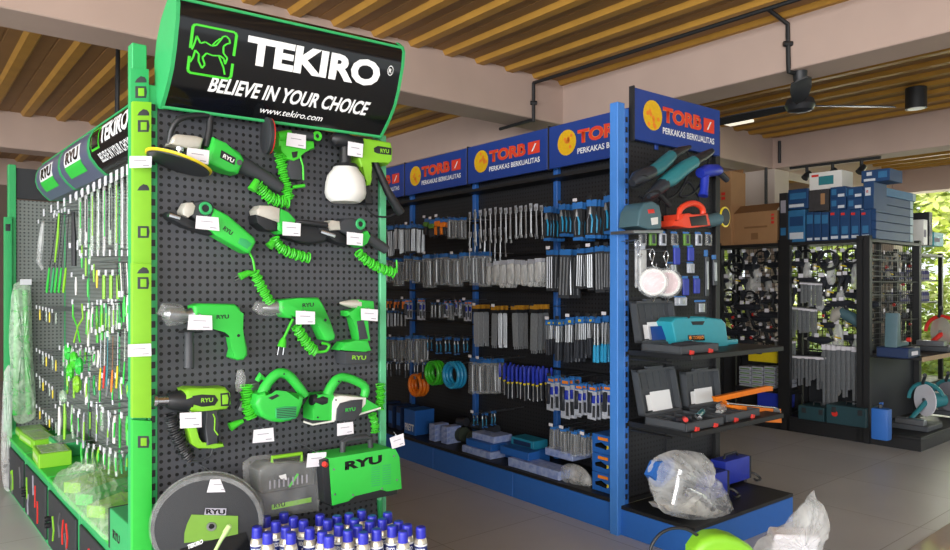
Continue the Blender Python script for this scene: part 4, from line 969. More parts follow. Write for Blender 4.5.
columns('pliers', fx(428, 464, 5), 337, 2, 'fourth row left', 'small plier pack', 'small plier packs', scale=.5)
columns('clear_pack', fx(553, 605, 6), L2(550, 427, 610, 440), 3, 'lowest row near the post', 'small dark clear pack', 'low clear packs', scale=.62)
# coils of hose on hooks
for px, py, r, m, what in ((417, 385, .088, 'orange', 'orange hose coil, lowest of the coils'), (434, 373, .09, 'bright_green', 'green hose coil between the orange and blue ones'), (453, 375, .098, 'card_cyan', 'blue hose coil, nearest the wrench bundles')):
    q = BL.pix(px, py, -.16); o = thing(BL, 'hose_coil', what, 'hose', q, 'hose coils')
    for k in range(5):
        b = B(); tube(b, [(q.x+(r-.018*(k % 2))*math.cos(a), .14+k*.018, q.z+(r-.018*(k % 2))*math.sin(a)) for a in [2*math.pi*i/28 for i in range(29)]], .014, 6, cap=False); part(o, 'loop', b, m)
    b = B(); tube(b, [(q.x, .13, q.z+r-.01), (q.x, .458, q.z+r-.01)], .003, 5); part(o, 'hook', b, 'steel')
# boxed stock on the base shelf
mat('camo', '#c9d8f0', .5, col2='#2a55b8', scale=28); mat('box_blue', '#2463b5', .5, var=.12, scale=14); mat('box_teal', '#2387a8', .5)
mat('box_navy', '#1c3158', .5, var=.15, scale=20)
def sbox(fr, px, py, y, w_, d_, h_, m, name, label, cat='box', print_=None, z=None, ry=0, lean=0, group=None, face=None):
    """a carton standing with its lower front left corner at a pixel of the plane y"""
    q = fr.pix(px, py, -y); zz = q.z if z is None else z
    o = thing(fr, name, label, cat, (q.x, y, zz), group)
    b = B(); box(b, q.x, q.x+w_, y, y+d_, zz, zz+h_, .003); bd = part(o, 'carton', b, m, False)
    if print_:
        b = B(); box(b, q.x+w_*.12, q.x+w_*.88, y-.001, y, zz+h_*.2, zz+h_*.75); part(bd, 'print', b, print_, False)
    if face:
        s, mm = face; text_on(bd, s, q.x+w_*.1, y-.0015, zz+h_*.15, w_*.8, h_*.28, mm, bold=.04)
    if ry: o.matrix_world = o.matrix_world @ Matrix.Rotation(ry, 4, 'Z')
    return o
DZ = .196
sbox(BL, 404, 440, .07, .17, .2, .21, 'box_blue', 'tool_carton', 'blue carton printed PRETT on the base shelf', face=('PRETT', 'sign_white'), z=DZ)
for i, px in enumerate((378, 388, 396)): sbox(BL, px, 436, .10, .075, .2, .2, 'box_navy', 'tool_carton', 'dark navy carton left of the PRETT carton, %s from the left' % ORD[i], z=DZ, print_='box_blue', group='dark navy cartons')
for i in range(3):
    for j, px in enumerate((429, 441)): sbox(BL, px, 440, .07+.02*j, .085, .14, .045, 'camo', 'small_carton', 'white and blue patterned carton beside the PRETT one, %s stack, %s layer' % (('left', 'right')[j], ('bottom', 'middle', 'top')[i]), z=DZ+i*.046, group='small patterned cartons')
for i, px in enumerate((459, 474, 489)):
    q = BL.pix(px, 430, -.2); o = thing(BL, 'tool_roll', 'dark green roll standing behind the flat cartons, %s' % ORD[i], 'tool roll', (q.x, .2, DZ), 'dark rolls')
    b = B(); tube(b, [(q.x-.05, .22, DZ+.06), (q.x+.05, .22, DZ+.075)], [.058, .058], 12); part(o, 'roll', b, mat('dark_olive', '#39443a', .7, var=.3, scale=30)); b = B(); tube(b, [(q.x-.055, .24, DZ+.16), (q.x+.05, .24, DZ+.17)], [.035, .035], 10); part(o, 'upper_roll', b, 'dark_tool')
for i, (px, y, w_, d_, zz, h_, m, lab) in enumerate([
    (462, .04, .34, .22, 0, .05, 'camo', 'long patterned carton at the left of the flat stack, bottom'),
    (466, .06, .30, .20, .051, .05, 'box_blue', 'flat blue carton lying on the left patterned carton'),
    (472, .10, .26, .18, .102, .05, 'camo', 'patterned carton on top of the left flat stack'),
    (508, .03, .50, .14, 0, .06, 'camo', 'longest patterned carton at the front of the shelf'),
    (497, .18, .40, .16, 0, .10, 'box_blue', 'deep blue carton behind the longest patterned one'),
    (500, .06, .30, .11, .061, .055, 'box_blue', 'flat blue carton on the longest patterned carton'),
    (511, .19, .24, .14, .101, .06, 'box_teal', 'teal flat carton on top of the stack'),
    (545, .17, .26, .18, .101, .05, 'camo', 'patterned carton right of the teal carton')]):
    sbox(BL, px, 450, y, w_, d_, h_, m, 'flat_carton', lab, z=DZ+zz, print_='box_navy' if m == 'box_teal' else None)
for i in range(3):
    o = sbox(BL, 592, 490, .06, .15, .2, .115, 'box_blue', 'blower_carton', 'blue carton with orange print at the blue post, %s of three' % ('bottom', 'middle', 'top')[i], z=DZ+i*.117, group='cartons at the blue post')
    q = BL.pix(592, 490, -.06); z0 = DZ+i*.117; cr = o.children[0]
    b = B(); tube(b, [(q.x+.03, .058, z0+.045), (q.x+.075, .058, z0+.052), (q.x+.12, .058, z0+.04)], [.010, .018, .012], 8, .1); part(cr, 'print', b, 'sign_black')
    b = B(); box(b, q.x+.05, q.x+.13, .058, .06, z0+.082, z0+.1); part(cr, 'print', b, 'sign_orange', False)
    b = B(); lathe(b, (q.x+.125, .059, z0+.045), (0, -1, 0), [(0, .012), (.001, .011)], 10); part(cr, 'print', b, 'yellow')
def sack(fr, name, label, cat, outline, off, thick, m, inner=None, group=None, seed=1, res=.012):
    """a soft bag: outline in pixels blown up to a cushion with creases"""
    pts = [fr.pix(a, b, off) for a, b in outline]; cx = sum(p.x for p in pts)/len(pts); cz = sum(p.z for p in pts)/len(pts)
    o = thing(fr, name, label, cat, (cx, pts[0].y, min(p.z for p in pts)), group); rr = random.Random(seed)
    sp = smoothpath([Vector((p.x, 0, p.z)) for p in pts]+[Vector((pts[0].x, 0, pts[0].z))], 4)[:-1]
    b = B(); rings = []
    for s in (-1, 1):
        prev = None
        for k in range(0, 7):
            f = 1-k/6.5; dep = math.sqrt(max(0, 1-f*f))
            ring = []
            for i, p in enumerate(sp):
                cr = .12*math.sin(i*1.7+seed)*math.sin(k*1.1)+rr.uniform(-.05, .05)
                ring.append(b.verts.new((cx+(p.x-cx)*f*(1+(.02*rr.uniform(-1, 1) if k == 0 else 0)), pts[0].y+s*thick*dep*(1+cr), cz+(p.z-cz)*f)))
            if prev:
                for i in range(len(sp)): b.faces.new((prev[i], prev[(i+1) % len(sp)], ring[(i+1) % len(sp)], ring[i]))
            prev = ring
        b.faces.new(prev)
    part(o, 'film', b, m, True)
    return o
sack(BL, 'plastic_bag', 'crumpled clear bag of black parts in front of the low packs', 'bag', [(556, 474), (566, 464), (580, 466), (590, 476), (591, 486), (580, 486), (566, 484)], -.09, .05, 'milky_film', seed=5)

columns('blister', fx(446, 466, 3), 300, 2, 'third row, left of the wrench bundles', 'small blister card', 'small blister cards', scale=.55)
columns('orange_pack', fx(388, 404, 3), 300, 2, 'second row foot by the green rack', 'orange tool pack', 'low orange packs', scale=.6)
columns('driver', fx(388, 424, 5), 362, 2, 'fourth row foot, far end', 'dark driver pack', 'far dark driver packs', scale=.5)
columns('pliers', fx(474, 492, 3), 412, 2, 'below the tall clear packs', 'small plier pack', 'lowest plier packs', scale=.4)
# ---------------------------------------------------------------- tools and cases on the end of the blue rack
mat('bosch_teal', '#2b6f78', .42); mat('case_grey', '#45494e', .55, var=.1); mat('jig_grey', '#4b6a74', .45)
K = Kit(BE, 'angle_grinder', 'teal and black angle grinder hanging left under the TORBO board', 'power tool', 655, 170)
K.tb('gear_head', 'dark_tool', [(632, 183, 4), (637, 178, 7), (645, 175, 7.5), (652, 172, 6.5)], off=.12)
K.tb('body', 'bosch_teal', [(650, 173, 6.2), (658, 168, 6.8), (668, 159, 6.4), (672, 155, 5.5)], off=.12); K.tb('tail', 'black_plastic', [(671, 156, 5), (680, 151, 4.4), (690, 147, 2)], off=.12)
bm = B(); lathe(bm, BE.pix(639, 182, .12), camdir(BE, (.3, -.5, -.8)), [(-.002, .058), (.002, .058)], 24); part(K.t, 'wheel', bm, 'charcoal')
K.tb('peg', 'steel', [(660, 165, .8, .11), (660, 163, .8, -.03)]); K.tb('cable', 'black_plastic', [(686, 149, 1.2), (690, 165, 1.2), (680, 190, 1.4), (664, 200, 1.4), (652, 192, 1.2), (646, 200, 1.2), (640, 196, 1.2)], off=.04, smooth=True)
K = Kit(BE, 'angle_grinder', 'larger teal grinder with long black handle, right of the other', 'power tool', 680, 175)
K.tb('gear_head', 'dark_tool', [(648, 196, 3), (656, 190, 6), (664, 184, 7)], off=.12)
K.tb('body', 'teal', [(662, 184, 6), (670, 179, 8), (684, 168, 7.4), (694, 162, 6.5)], off=.12); K.tb('tail', 'black_plastic', [(693, 162, 5.6), (706, 155, 4.6), (712, 151, 3)], off=.12)
K.tb('side_handle', 'black_plastic', [(656, 190, 2), (664, 199, 2.4), (670, 206, 2.2)], off=.12)
bm = B(); lathe(bm, BE.pix(652, 196, .12), camdir(BE, (.3, -.5, -.8)), [(-.002, .055), (.002, .055)], 24); part(K.t, 'wheel', bm, 'charcoal'); K.tb('peg', 'steel', [(684, 165, .8, .11), (684, 163, .8, -.03)]); K.tb('cable', 'black_plastic', [(710, 152, 1.2), (704, 178, 1.4), (692, 194, 1.4), (680, 196, 1.4), (688, 182, 1.2), (698, 196, 1.2), (700, 202, 1.2)], off=.04, smooth=True)
K = Kit(BE, 'electric_drill', 'blue drill hanging at the right edge under the TORBO board', 'power tool', 708, 170)
K.tb('body', 'royal_blue', [(700, 173, 5), (706, 171, 6.5), (716, 170, 6), (720, 171, 4)], off=.1); K.tb('grip', 'royal_blue', [(705, 173, 4.5), (704, 190, 4.2), (703, 196, 5)], off=.1); K.tb('chuck', 'dark_tool', [(719, 172, 3.5), (727, 180, 3)], off=.1); K.tb('peg', 'steel', [(708, 168, .8, .09), (708, 166, .8, -.03)])
K = Kit(BE, 'jigsaw', 'grey-teal jigsaw with red switch', 'power tool', 651, 216)
b = K.pr('body', 'jig_grey', [(638, 226), (640, 211), (645, 203), (653, 201), (660, 205), (662, 215), (662, 229), (650, 230)], .16, .02, .014, seg=3)
K.pr('switch', 'red', [(648, 209.5), (654, 209), (655, 213), (649, 213.5)], .163, .15, .002, b); K.pr('badge', 'white_plastic', [(651, 218), (658, 217), (658, 224), (652, 225)], .162, .155, 0, b)
K.pr('base_plate', 'steel', [(634, 230), (663, 230), (663, 233), (634, 233)], .17, .0, .002); K.tb('peg', 'steel', [(650, 206, .8, .1), (650, 204, .8, -.03)])
K = Kit(BE, 'electric_planer', 'red planer between the jigsaw and the grey polisher', 'power tool', 692, 214)
b = K.pr('body', mat('planer_red', '#ee4a2e', .4), [(672, 226), (675, 220), (683, 220), (683, 214), (690, 213), (697, 216), (708, 213), (711, 226), (690, 228)], .16, .02, .008)
K.tb('handle', 'planer_red', [(678, 221, 2.6), (680, 210, 3), (686, 205, 3), (695, 203.5, 3), (702, 208, 3), (703, 215, 3)], off=.12, smooth=True); K.pr('side_cover', 'black_plastic', [(690, 217), (706, 215), (708, 225), (692, 226)], .165, .15, .003, b); K.tb('peg', 'steel', [(694, 203, .8, .1), (694, 201, .8, -.03)])
K = Kit(BE, 'car_polisher', 'dark polisher with yellow-rimmed pad at the right edge', 'power tool', 718, 220)
K.tb('body', 'jig_grey', [(700, 222, 4), (709, 221, 6.5), (718, 219, 6.5)], off=.12); n_ = camdir(BE, (.7, -.7, 0)).normalized(); c = BE.pix(725, 217, .14)
bm = B(); lathe(bm, c, n_, [(-.004, .066), (.004, .066)], 28); pd = part(K.t, 'pad', bm, 'yellow'); bm = B(); lathe(bm, c, n_, [(0, .058), (.008, .054)], 24); part(pd, 'pad_face', bm, 'charcoal'); K.tb('peg', 'steel', [(709, 218, .8, .11), (709, 216, .8, -.03)])
def pack(fr, px, py, w_, h_, off, m, name, label, cat='hanging pack', group=None, hd='card_blue', inner=None, hookb=-.03):
    q = fr.pix(px, py, off); o = thing(fr, name, label, cat, q, group); hh = h_*.14
    b = B(); box(b, q.x-w_/2, q.x+w_/2, -off, -off+.002, q.z-hh, q.z); part(o, 'header', b, hd, False)
    b = B(); box(b, q.x-w_/2, q.x+w_/2, -off-.012, -off+.003, q.z-h_, q.z-hh, .004); p_ = part(o, 'pack', b, m, False)
    if inner: b = B(); tube(b, [(q.x, -off-.012, q.z-h_*.25), (q.x, -off-.014, q.z-h_*.85)], w_*.25, 8, .4); part(p_, 'contents', b, inner)
    if hookb is not None:
        b = B(); tube(b, [(q.x, -off-.01, q.z+.001), (q.x, -hookb, q.z+.001)], .002, 5); part(o, 'hook', b, 'steel')
    return o
for i, px in enumerate((642, 652, 662, 674, 686, 698, 708)):
    pack(BE, px, 231+(px-642)*.02, .062, .085, .1, ('clear_film', 'olive_green', 'card_white')[i % 3], 'blister_pack', 'flat blister pack in the row under the jigsaw and planer, %s from the left' % ORD[i], group='blister packs below the tools', inner='dark_tool')
for i, (px, py) in enumerate(((638, 240), (642, 243))): pack(BE, px, py, .06, .28, .06+.03*i, 'milky_film', 'plastic_bag', 'tall clear pack beside the blue post, %s' % ('behind', 'in front')[i], 'bag', hd='card_white')
for i, (px, py, h_) in enumerate(((676, 245, .12), (690, 245, .1), (685, 276, .12), (696, 276, .11))):
    pack(BE, px, py, .06, h_, .08, 'royal_blue', 'blue_tool_pack', 'blue pack right of the round lamps, %s row, %s' % (('upper', 'upper', 'lower', 'lower')[i], ('left', 'right')[i % 2]), group='blue packs')
for i, (px, py, w_, h_, m) in enumerate(((672, 262, .09, .07, 'dark_tool'), (690, 262, .07, .07, 'card_white'), (680, 296, .12, .06, 'card_white'), (706, 250, .04, .3, 'dark_tool'), (714, 255, .05, .2, 'dark_tool'), (700, 300, .12, .09, 'dark_grey_plastic'))):
    pack(BE, px, py, w_, h_, .05, m, 'small_tool_pack', ('dark pack right of the round lamps', 'pale pack over the lower blue packs', 'wide pale pack above the teal case', 'long dark pack hanging in the black corner', 'short dark pack at the right edge', 'grey pack over the teal case')[i], inner='tool_steel')
# round lamps on S hooks
for i, (px, py, off, lab) in enumerate(((653, 282, .15, 'left'), (667, 283, .13, 'right'))):
    q = BE.pix(px, py, off); o = thing(BE, 'round_lamp', 'round white lamp in clear wrap on an S hook, %s one' % lab, 'lamp', q)
    n_ = camdir(BE, (-.15, -.98, 0)).normalized(); r = .079
    b = B(); lathe(b, q, n_, [(-.02, r*.9), (-.015, r), (.0, r), (.006, r*.93)], 32); w_ = part(o, 'housing', b, 'white_plastic')
    b = B(); lathe(b, q+n_*.007, n_, [(0, r*.8), (.001, r*.78)], 28); part(w_, 'face', b, mat('lamp_print', '#f0d8dc', .4, var=.12, scale=60))
    b = B(); lathe(b, q+n_*.009, n_, [(-.03, r*1.12), (-.01, r*1.16), (0, r*1.05)], 24); part(o, 'wrap', b, 'blister')
    x, y, z = q.x, q.y, q.z
    b = B(); tube(b, smoothpath([(x-.018, y, z+.125), (x-.03, y, z+.16), (x-.01, y, z+.19), (x+.012, y, z+.165), (x-.002, y, z+.13), (x-.006, y, z+.10), (x+.02, y, z+.085), (x+.03, y, z+.105)], 4), .0035, 6); part(o, 's_hook', b, 'chrome')
    b = B(); tube(b, [(x-.03, y, z-r-.002), (x, y, z-r-.035), (x+.03, y, z-r-.002)], .0025, 5); part(o, 'wire_clip', b, 'chrome'); b = B(); tube(b, [(x-.01, y, z+.19), (x-.01, .03, z+.19)], .0025, 5); part(o, 'peg', b, 'steel')
q = BE.pix(639, 250, .12); o = thing(BE, 's_hook', 'loose S hook left of the round lamps', 'hook', q); x, y, z = q
b = B(); tube(b, smoothpath([(x-.018, y, z), (x-.03, y, z+.035), (x-.01, y, z+.055), (x+.012, y, z+.03), (x-.002, y, z-.01), (x-.006, y, z-.03), (x+.015, y, z-.045), (x+.025, y, z-.02)], 4), .0035, 6); part(o, 'wire', b, 'chrome'); b = B(); tube(b, [(x-.01, y, z+.055), (x-.01, .03, z+.055)], .0025, 5); part(o, 'peg', b, 'steel')
# cases on the two shelves
def open_case(x, y, z, w_, d_, label, paper=True, deg=8, h_=.045, lidh=None):
    lidh = lidh or d_; o = thing(BE, 'tool_case', label, 'tool case', (x, y, z))
    b = B(); box(b, x, x+w_, y, y+d_, z, z+h_*.25, .002)
    for a in ((x, x+w_, y, y+.012), (x, x+w_, y+d_-.012, y+d_), (x, x+.012, y, y+d_), (x+w_-.012, x+w_, y, y+d_)): box(b, a[0], a[1], a[2], a[3], z, z+h_, .003)
    for i in range(1, 4): box(b, x+w_*i/4-.004, x+w_*i/4+.004, y+.01, y+d_-.01, z, z+h_*.8)
    tr = part(o, 'tray', b, 'case_grey', False)
    yy = y+d_; s = math.tan(math.radians(deg)); b = B()
    lw = lidh
    def lb(x0, x1, z0, z1, t0, t1, bm): 
        vs = box(bm, x0, x1, t0, t1, z0, z1, 0)
    lbm = B(); lb(x, x+w_, 0, lw, .036, .044, lbm)
    for a in ((x, x+.014, 0, lw), (x+w_-.014, x+w_, 0, lw), (x, x+w_, 0, .014), (x, x+w_, lw-.014, lw)): lb(a[0], a[1], a[2], a[3], 0, .04, lbm)
    for i in range(1, 6): lb(x+w_*i/6-.003, x+w_*i/6+.003, lw*.55, lw*.9, .03, .037, lbm)
    lb(x+w_*.3, x+w_*.7, lw, lw+.012, .005, .03, lbm)
    for v in lbm.verts: v.co = Vector((v.co.x, yy+v.co.y+v.co.z*s, z+h_+v.co.z))
    ld = part(o, 'lid', lbm, 'case_grey', False)
    if paper:
        pb = B(); box(pb, x+w_*.2, x+w_*.72, .0, .002, lw*.08, lw*.42); box(pb, x+w_*.3, x+w_*.82, -.004, -.002, lw*.02, lw*.48)
        for v in pb.verts: v.co = Vector((v.co.x, yy+.025+v.co.y+v.co.z*s, z+h_+v.co.z))
        part(ld, 'manual', pb, 'sign_white', False)
    for i in (.25, .75):
        b = B(); prism(b, [(x+w_*i-.018, z-.012), (x+w_*i+.012, z-.018), (x+w_*i+.02, z+.014), (x+w_*i-.010, z+.02)], y-.010, y+.002, .002); part(o, 'latch', b, 'red', False)
    return o, tr
cl, tr = open_case(.02, -.40, 1.083, .36, .27, 'open dark case with blue manual on the upper shelf', deg=10, lidh=.24)
b = B(); box(b, .12, .25, -.165, -.163, 1.14, 1.22); 
for v in b.verts: v.co.y += (v.co.z-1.13)*.17+.03
part(cl, 'booklet', b, 'torbo_blue', False)
b = B(); tube(b, [(.08, -.30, 1.12), (.2, -.33, 1.125), (.28, -.34, 1.12)], [.018, .022, .016]); part(cl, 'tool', b, 'dark_tool'); b = B(); tube(b, [(.3, -.28, 1.12), (.32, -.22, 1.12)], .02); part(cl, 'tool', b, 'chrome')
K = Kit(BE, 'tool_case', 'closed light teal moulded case standing on the upper shelf', 'tool case', 700, 350)
q0 = BE.pix(672.5, 319, .12)
b_ = K.pr('case', 'light_teal', [(672, 322), (676, 318), (688, 317), (690, 320), (704, 320), (706, 317), (722, 319), (726, 323), (729.5, 350), (678, 350)], .20, .09, .012, seg=3)
K.pr('handle_opening', 'charcoal', [(691, 321.5), (705, 321), (703, 325), (693, 325)], .202, .19, .001, b_); K.pr('badge', 'sign_black', [(688, 335), (704.5, 334.5), (705, 340.5), (688.5, 341)], .202, .19, .001, b_)
K.dots('badge_mark', 'sign_orange', [(690.7, 337.8)], 1.8, .2035, b_); K.txt('TORBO', 693, 339.5, 703.5, 339, 'sign_orange', .2035, 3, b_)
b = B(); box(b, .62, .93, -.19, -.06, 1.082, 1.115, .01, seg=2); part(K.t, 'base', b, 'light_teal'); 
c2, tr = open_case(.04, -.42, .663, .36, .28, 'open case with white manual on the lower shelf, nearest the post', deg=12, lidh=.26)
for pts, r, m in (([(.1, -.3, .70), (.2, -.33, .71)], .02, 'dark_tool'), ([(.12, -.36, .712), (.15, -.33, .712)], .014, 'red'), ([(.26, -.34, .715), (.36, -.30, .72), (.4, -.28, .72)], .016, 'teal'), ([(.22, -.38, .71), (.27, -.33, .715)], .016, 'chrome')):
    b = B(); tube(b, pts, r); part(c2, 'tool', b, m)
c3, tr = open_case(.46, -.40, .663, .36, .26, 'open case behind the orange tool on the lower shelf', deg=6, lidh=.22)
b = B(); tube(b, [(.5, -.32, .70), (.6, -.28, .715), (.66, -.22, .71)], [.02, .03, .02]); part(c3, 'tool_bag', b, 'milky_film')
o = thing(BE, 'tile_cutter', 'long orange tile cutter reaching past the lower shelf', 'tile cutter', (.62, -.30, .70), None)
K = Kit(BE, 'tile_cutter', 'long orange hand tile cutter lying on the lower shelf', 'tile cutter', 750, 410, .3)
bpy.data.objects.remove(o)
K.pr('upper_rail', 'orange', [(716, 397), (769, 386), (773, 386.5), (773, 391), (766, 391.5), (718, 402)], .30, .27, .002); K.pr('frame', 'orange', [(732, 404), (760, 407), (781, 409), (782, 423), (762, 422), (757, 416), (733, 408)], .32, .24, .003); K.tb('rail', 'chrome', [(728, 403.5, .9), (776, 408, .9)], off=.32); K.tb('wheel', 'black_plastic', [(776, 412, 4, .325), (776, 412, 4, .335)]); K.tb('handle_post', 'orange', [(720, 398, 1.5, .28), (733, 408, 1.5, .28)])
K.tb('foot', 'dark_grey_plastic', [(745, 407, 3, .28), (745, 416, 3, .28)])
# blue inverter welders and the bag
for i, (pts, fp, off, lab) in enumerate((([(692, 467), (727, 475), (728, 497), (694, 488)], [(727, 475), (735, 472), (736, 494), (728, 497)], .30, 'blue inverter welder just behind the big clear bag'), ([(714, 457.5), (750, 464.5), (750, 490), (715, 481)], [(750, 464.5), (758, 462), (759, 486), (750, 490)], .18, 'blue inverter welder farther back at the right'))):
    q = BE.pix(*pts[2], off); K = Kit(BE, 'welding_machine', lab, 'welding machine', *pts[2], off)
    x, z = q.x, .173; wd, hh = .10, .15
    # long body pointing out of the shelf: side faces left
    b = B(); box(b, x-.30+i*.0, x-.02, -off-.01, -off+.10, z+.02, z+hh+.02, .006, seg=2); bd = part(K.t, 'casing', b, 'royal_blue')
    b = B(); box(b, x-.02, x+.006, -off-.008, -off+.098, z+.02, z+hh+.015, .003); f = part(K.t, 'front_panel', b, 'charcoal', False)
    for k, m in enumerate(('sign_orange', 'red', 'steel')):
        b = B(); lathe(b, (x+.006, -off+.02+k*.028, z+.12-.02*(k % 2)), (1, 0, 0), [(0, .009), (.01, .007)], 8); part(f, 'knob', b, m)
    b = B(); tube(b, [(x-.24, -off+.045, z+hh+.01), (x-.22, -off+.045, z+hh+.045), (x-.09, -off+.045, z+hh+.045), (x-.07, -off+.045, z+hh+.01)], .008); part(K.t, 'handle', b, 'black_plastic')
    for k in (0, 1): b = B(); box(b, x-.27+k*.2, x-.24+k*.2, -off, -off+.09, z, z+.022); part(K.t, 'foot', b, 'black_plastic', False)
    b = B(); tube(b, smoothpath([(x+.01, -off+.03, z+.05), (x+.05, -off+.0, z+.04), (x+.06, -off-.04, z+.012), (x+.0, -off-.05, z+.012), (x+.02, -off-.02, z+.012)], 4), .008, 6); part(K.t, 'cable', b, 'black_plastic')
o = sack(BE, 'plastic_bag', 'large crumpled clear bag with a machine inside on the base shelf', 'bag', [(648, 468), (654, 458), (664, 453), (675, 450), (690, 451), (703, 454), (709, 462), (706, 469), (716, 479), (724, 492), (731, 511), (729, 523), (719, 529), (706, 525), (690, 520), (664, 513), (655, 500), (649, 484)], .40, .10, 'milky_film', seed=3)
K = Kit(BE, 'bench_machine', 'silver machine with blue cover seen through the large clear bag', 'machine', 690, 495, .40)
K.pr('cover', 'box_blue', [(652, 476), (658, 462), (674, 458), (676, 475), (662, 488)], .43, .38, .008); K.tb('column', 'chrome', [(672, 508, 4), (676, 490, 4.5), (680, 470, 5)], off=.42); K.tb('motor', 'tool_steel', [(676, 480, 6), (684, 478, 8), (690, 480, 7)], off=.42); K.pr('base', 'cast_metal', [(664, 506), (700, 500), (724, 512), (722, 522), (700, 516), (668, 511)], .44, .34, .006); K.tb('arm', 'chrome', [(684, 488, 3), (700, 497, 4), (712, 508, 4)], off=.43); K.tb('knob', 'cast_metal', [(690, 502, 5), (696, 506, 5.5)], off=.44)
# near foreground at the bottom edge
FG = Frame(.9, 2.75, 12)
K = Kit(FG, 'pressure_washer', 'lime machine cover with a black hose arching beside it at the bottom edge', 'machine', 728, 560)
b = B(); c = FG.pix(728, 575, 0)
K.pr('cover', 'lime_green', [(696, 552), (703, 542), (713, 536.5), (727, 535.5), (740, 539), (752, 546), (758, 553), (758, 640), (696, 640)], .06, -.02, .03, seg=4)
g0 = FG.pix(728, 640, 0)
b = B(); box(b, g0.x-.12, g0.x+.12, -.05, .2, .0, g0.z+.02, .01); part(K.t, 'chassis', b, 'charcoal', False)
K.tb('hose', 'black_plastic', [(649, 556, 1.6), (652, 545, 1.6), (660, 534, 1.6), (672, 528.5, 1.6), (686, 529, 1.6), (698, 536, 1.6), (707, 544, 1.6)], off=.0, smooth=True)
q1 = FG.pix(649, 556, 0); b = B(); tube(b, smoothpath([(q1.x, 0, q1.z), (q1.x-.0, .02, q1.z*.5), (q1.x+.06, .03, .012), (g0.x-.1, .05, .02)], 5), .006, 8); part(K.t, 'hose', b, 'black_plastic')
FH = Frame(1.45, 3.15, -8)
o = sack(FH, 'wrapped_package', 'tall package in whitish plastic wrap with a twisted top corner', 'package', [(752, 552), (758, 540), (772, 533), (785, 524), (799, 508), (811, 497), (814, 490), (816.5, 499), (824, 506), (829, 522), (829, 533), (823, 545), (820, 600), (790, 640), (752, 640)], .0, .09, 'milky_film', seed=9)
q = FH.pix(790, 545, 0); z1 = q.z
b = B(); box(b, q.x-.09, q.x+.10, -.05, .06, .0, z1+.06, .006)
for v in b.verts: v.co.x += (v.co.z-z1)*.22 if v.co.z > .1 else -z1*.22
part(o, 'carton', b, 'paper_white', False)
# ---------------------------------------------------------------- black open rack by the garden side: end unit, stock
t = open_bay(RE, .02, 1.25, 'black open rack end unit with chop saws, facing the shop front', depth=.07)
bm = B(); box(bm, .0, 1.3, -.42, .0, .0, .1, .003); box(bm, .0, 1.3, -.42, .0, .1, .125, .002); part(t, 'plinth', bm, 'black_metal', False)
bm = B(); box(bm, .02, 1.3, -.42, .05, .80, .825, .002); sh = part(t, 'shelf', bm, 'black_metal', False)
bm = B(); box(bm, .02, 1.3, -.425, -.42, .79, .83); part(sh, 'edge_strip', bm, mat('wood_edge', '#b59a78', .6), False)
mat('bluebox', '#17406e', .5, var=.2, scale=8); mat('bluebox_light', '#2f6f9e', .5, var=.25, scale=12); mat('print_white', '#cfd6de', .5, var=.1)
mat('box_side_pale', '#a9c3cc', .5, var=.1)
def carton(x0p, x1p, yb, y0, d_, ybt, m, name, label, z0=None, prints=(), group=None, side=None, fr=RL, cat='box'):
    a, b = fr.pix(x0p, yb, -y0), fr.pix(x1p, yb, -y0); zt = fr.pix((x0p+x1p)/2, ybt, -y0).z; z0 = TOPZ+.001 if z0 is None else fr.pix((x0p+x1p)/2, yb, -y0).z if z0 < 0 else z0
    o = thing(fr, name, label, cat, (a.x, y0, z0), group)
    bm = B(); box(bm, a.x+.002, b.x-.002, y0, y0+d_, z0, zt, .003); c = part(o, 'carton', bm, m, False); w_, h_ = b.x-a.x, zt-z0
    for (u0, v0, u1, v1, mm) in prints:
        bm = B(); box(bm, a.x+u0*w_, a.x+u1*w_, y0-.0015, y0-.0003, z0+v0*h_, z0+v1*h_); part(c, 'print', bm, mm, False)
    return o, c, (a.x, b.x, z0, zt)
o, c, q = carton(731, 777, 246, .06, .35, 212, 'cardboard', 'cardboard_box', 'wide brown cardboard box with open flaps and red marks', prints=((.88, .6, .94, .68, 'red'), (.88, .72, .94, .8, 'red'), (.88, .84, .94, .9, 'red'), (.3, .5, .8, .56, 'cardboard_dark'), (.45, .15, .6, .35, 'cardboard_dark')))
bm = B(); quad(bm, [(q[0]+.01, .06, q[3]), (q[1], .06, q[3]), (q[1]-.02, .20, q[3]+.09), (q[0]+.03, .20, q[3]+.09)]); part(c, 'flap', bm, 'cardboard_dark', False)
carton(712, 731, 247, .0, .3, 172, 'cardboard', 'cardboard_box', 'tall brown box at the blue rack', prints=((.5, .62, .7, .66, 'red'), (.5, .68, .7, .72, 'red')))
carton(731, 743, 247, .42, .02, 170, 'cardboard_dark', 'cardboard_box', 'tall thin brown carton behind the open box')
carton(779, 787.5, 243, .05, .3, 193, 'black_plastic', 'tall_box', 'tall black box left of the blue boxes', prints=((.2, .6, .8, .85, 'grey_print'), (.2, .15, .8, .3, 'bluebox_light')))
carton(788, 805, 241, .05, .3, 210, 'bluebox_light', 'tool_box_carton', 'light blue tool carton at the bottom left of the blue pile', prints=((.1, .1, .9, .3, 'print_white'), (.1, .5, .9, .8, 'bluebox')))
for i in range(3): carton(806+7.6*i, 813.4+7.6*i, 240-.5*i, .05, .3, 212, 'bluebox', 'tool_box_carton', 'narrow upright blue carton, %s of three' % ('left', 'middle', 'right')[i], prints=((.15, .04, .85, .12, 'print_white'), (.1, .6, .9, .9, 'bluebox_light')), group='narrow upright cartons')
carton(788, 808, 209, .05, .3, 189, 'bluebox', 'tool_box_carton', 'blue carton on the light blue one', z0=-1, prints=((.05, .1, .8, .25, 'print_white'), (.1, .5, .9, .8, 'bluebox_light')))
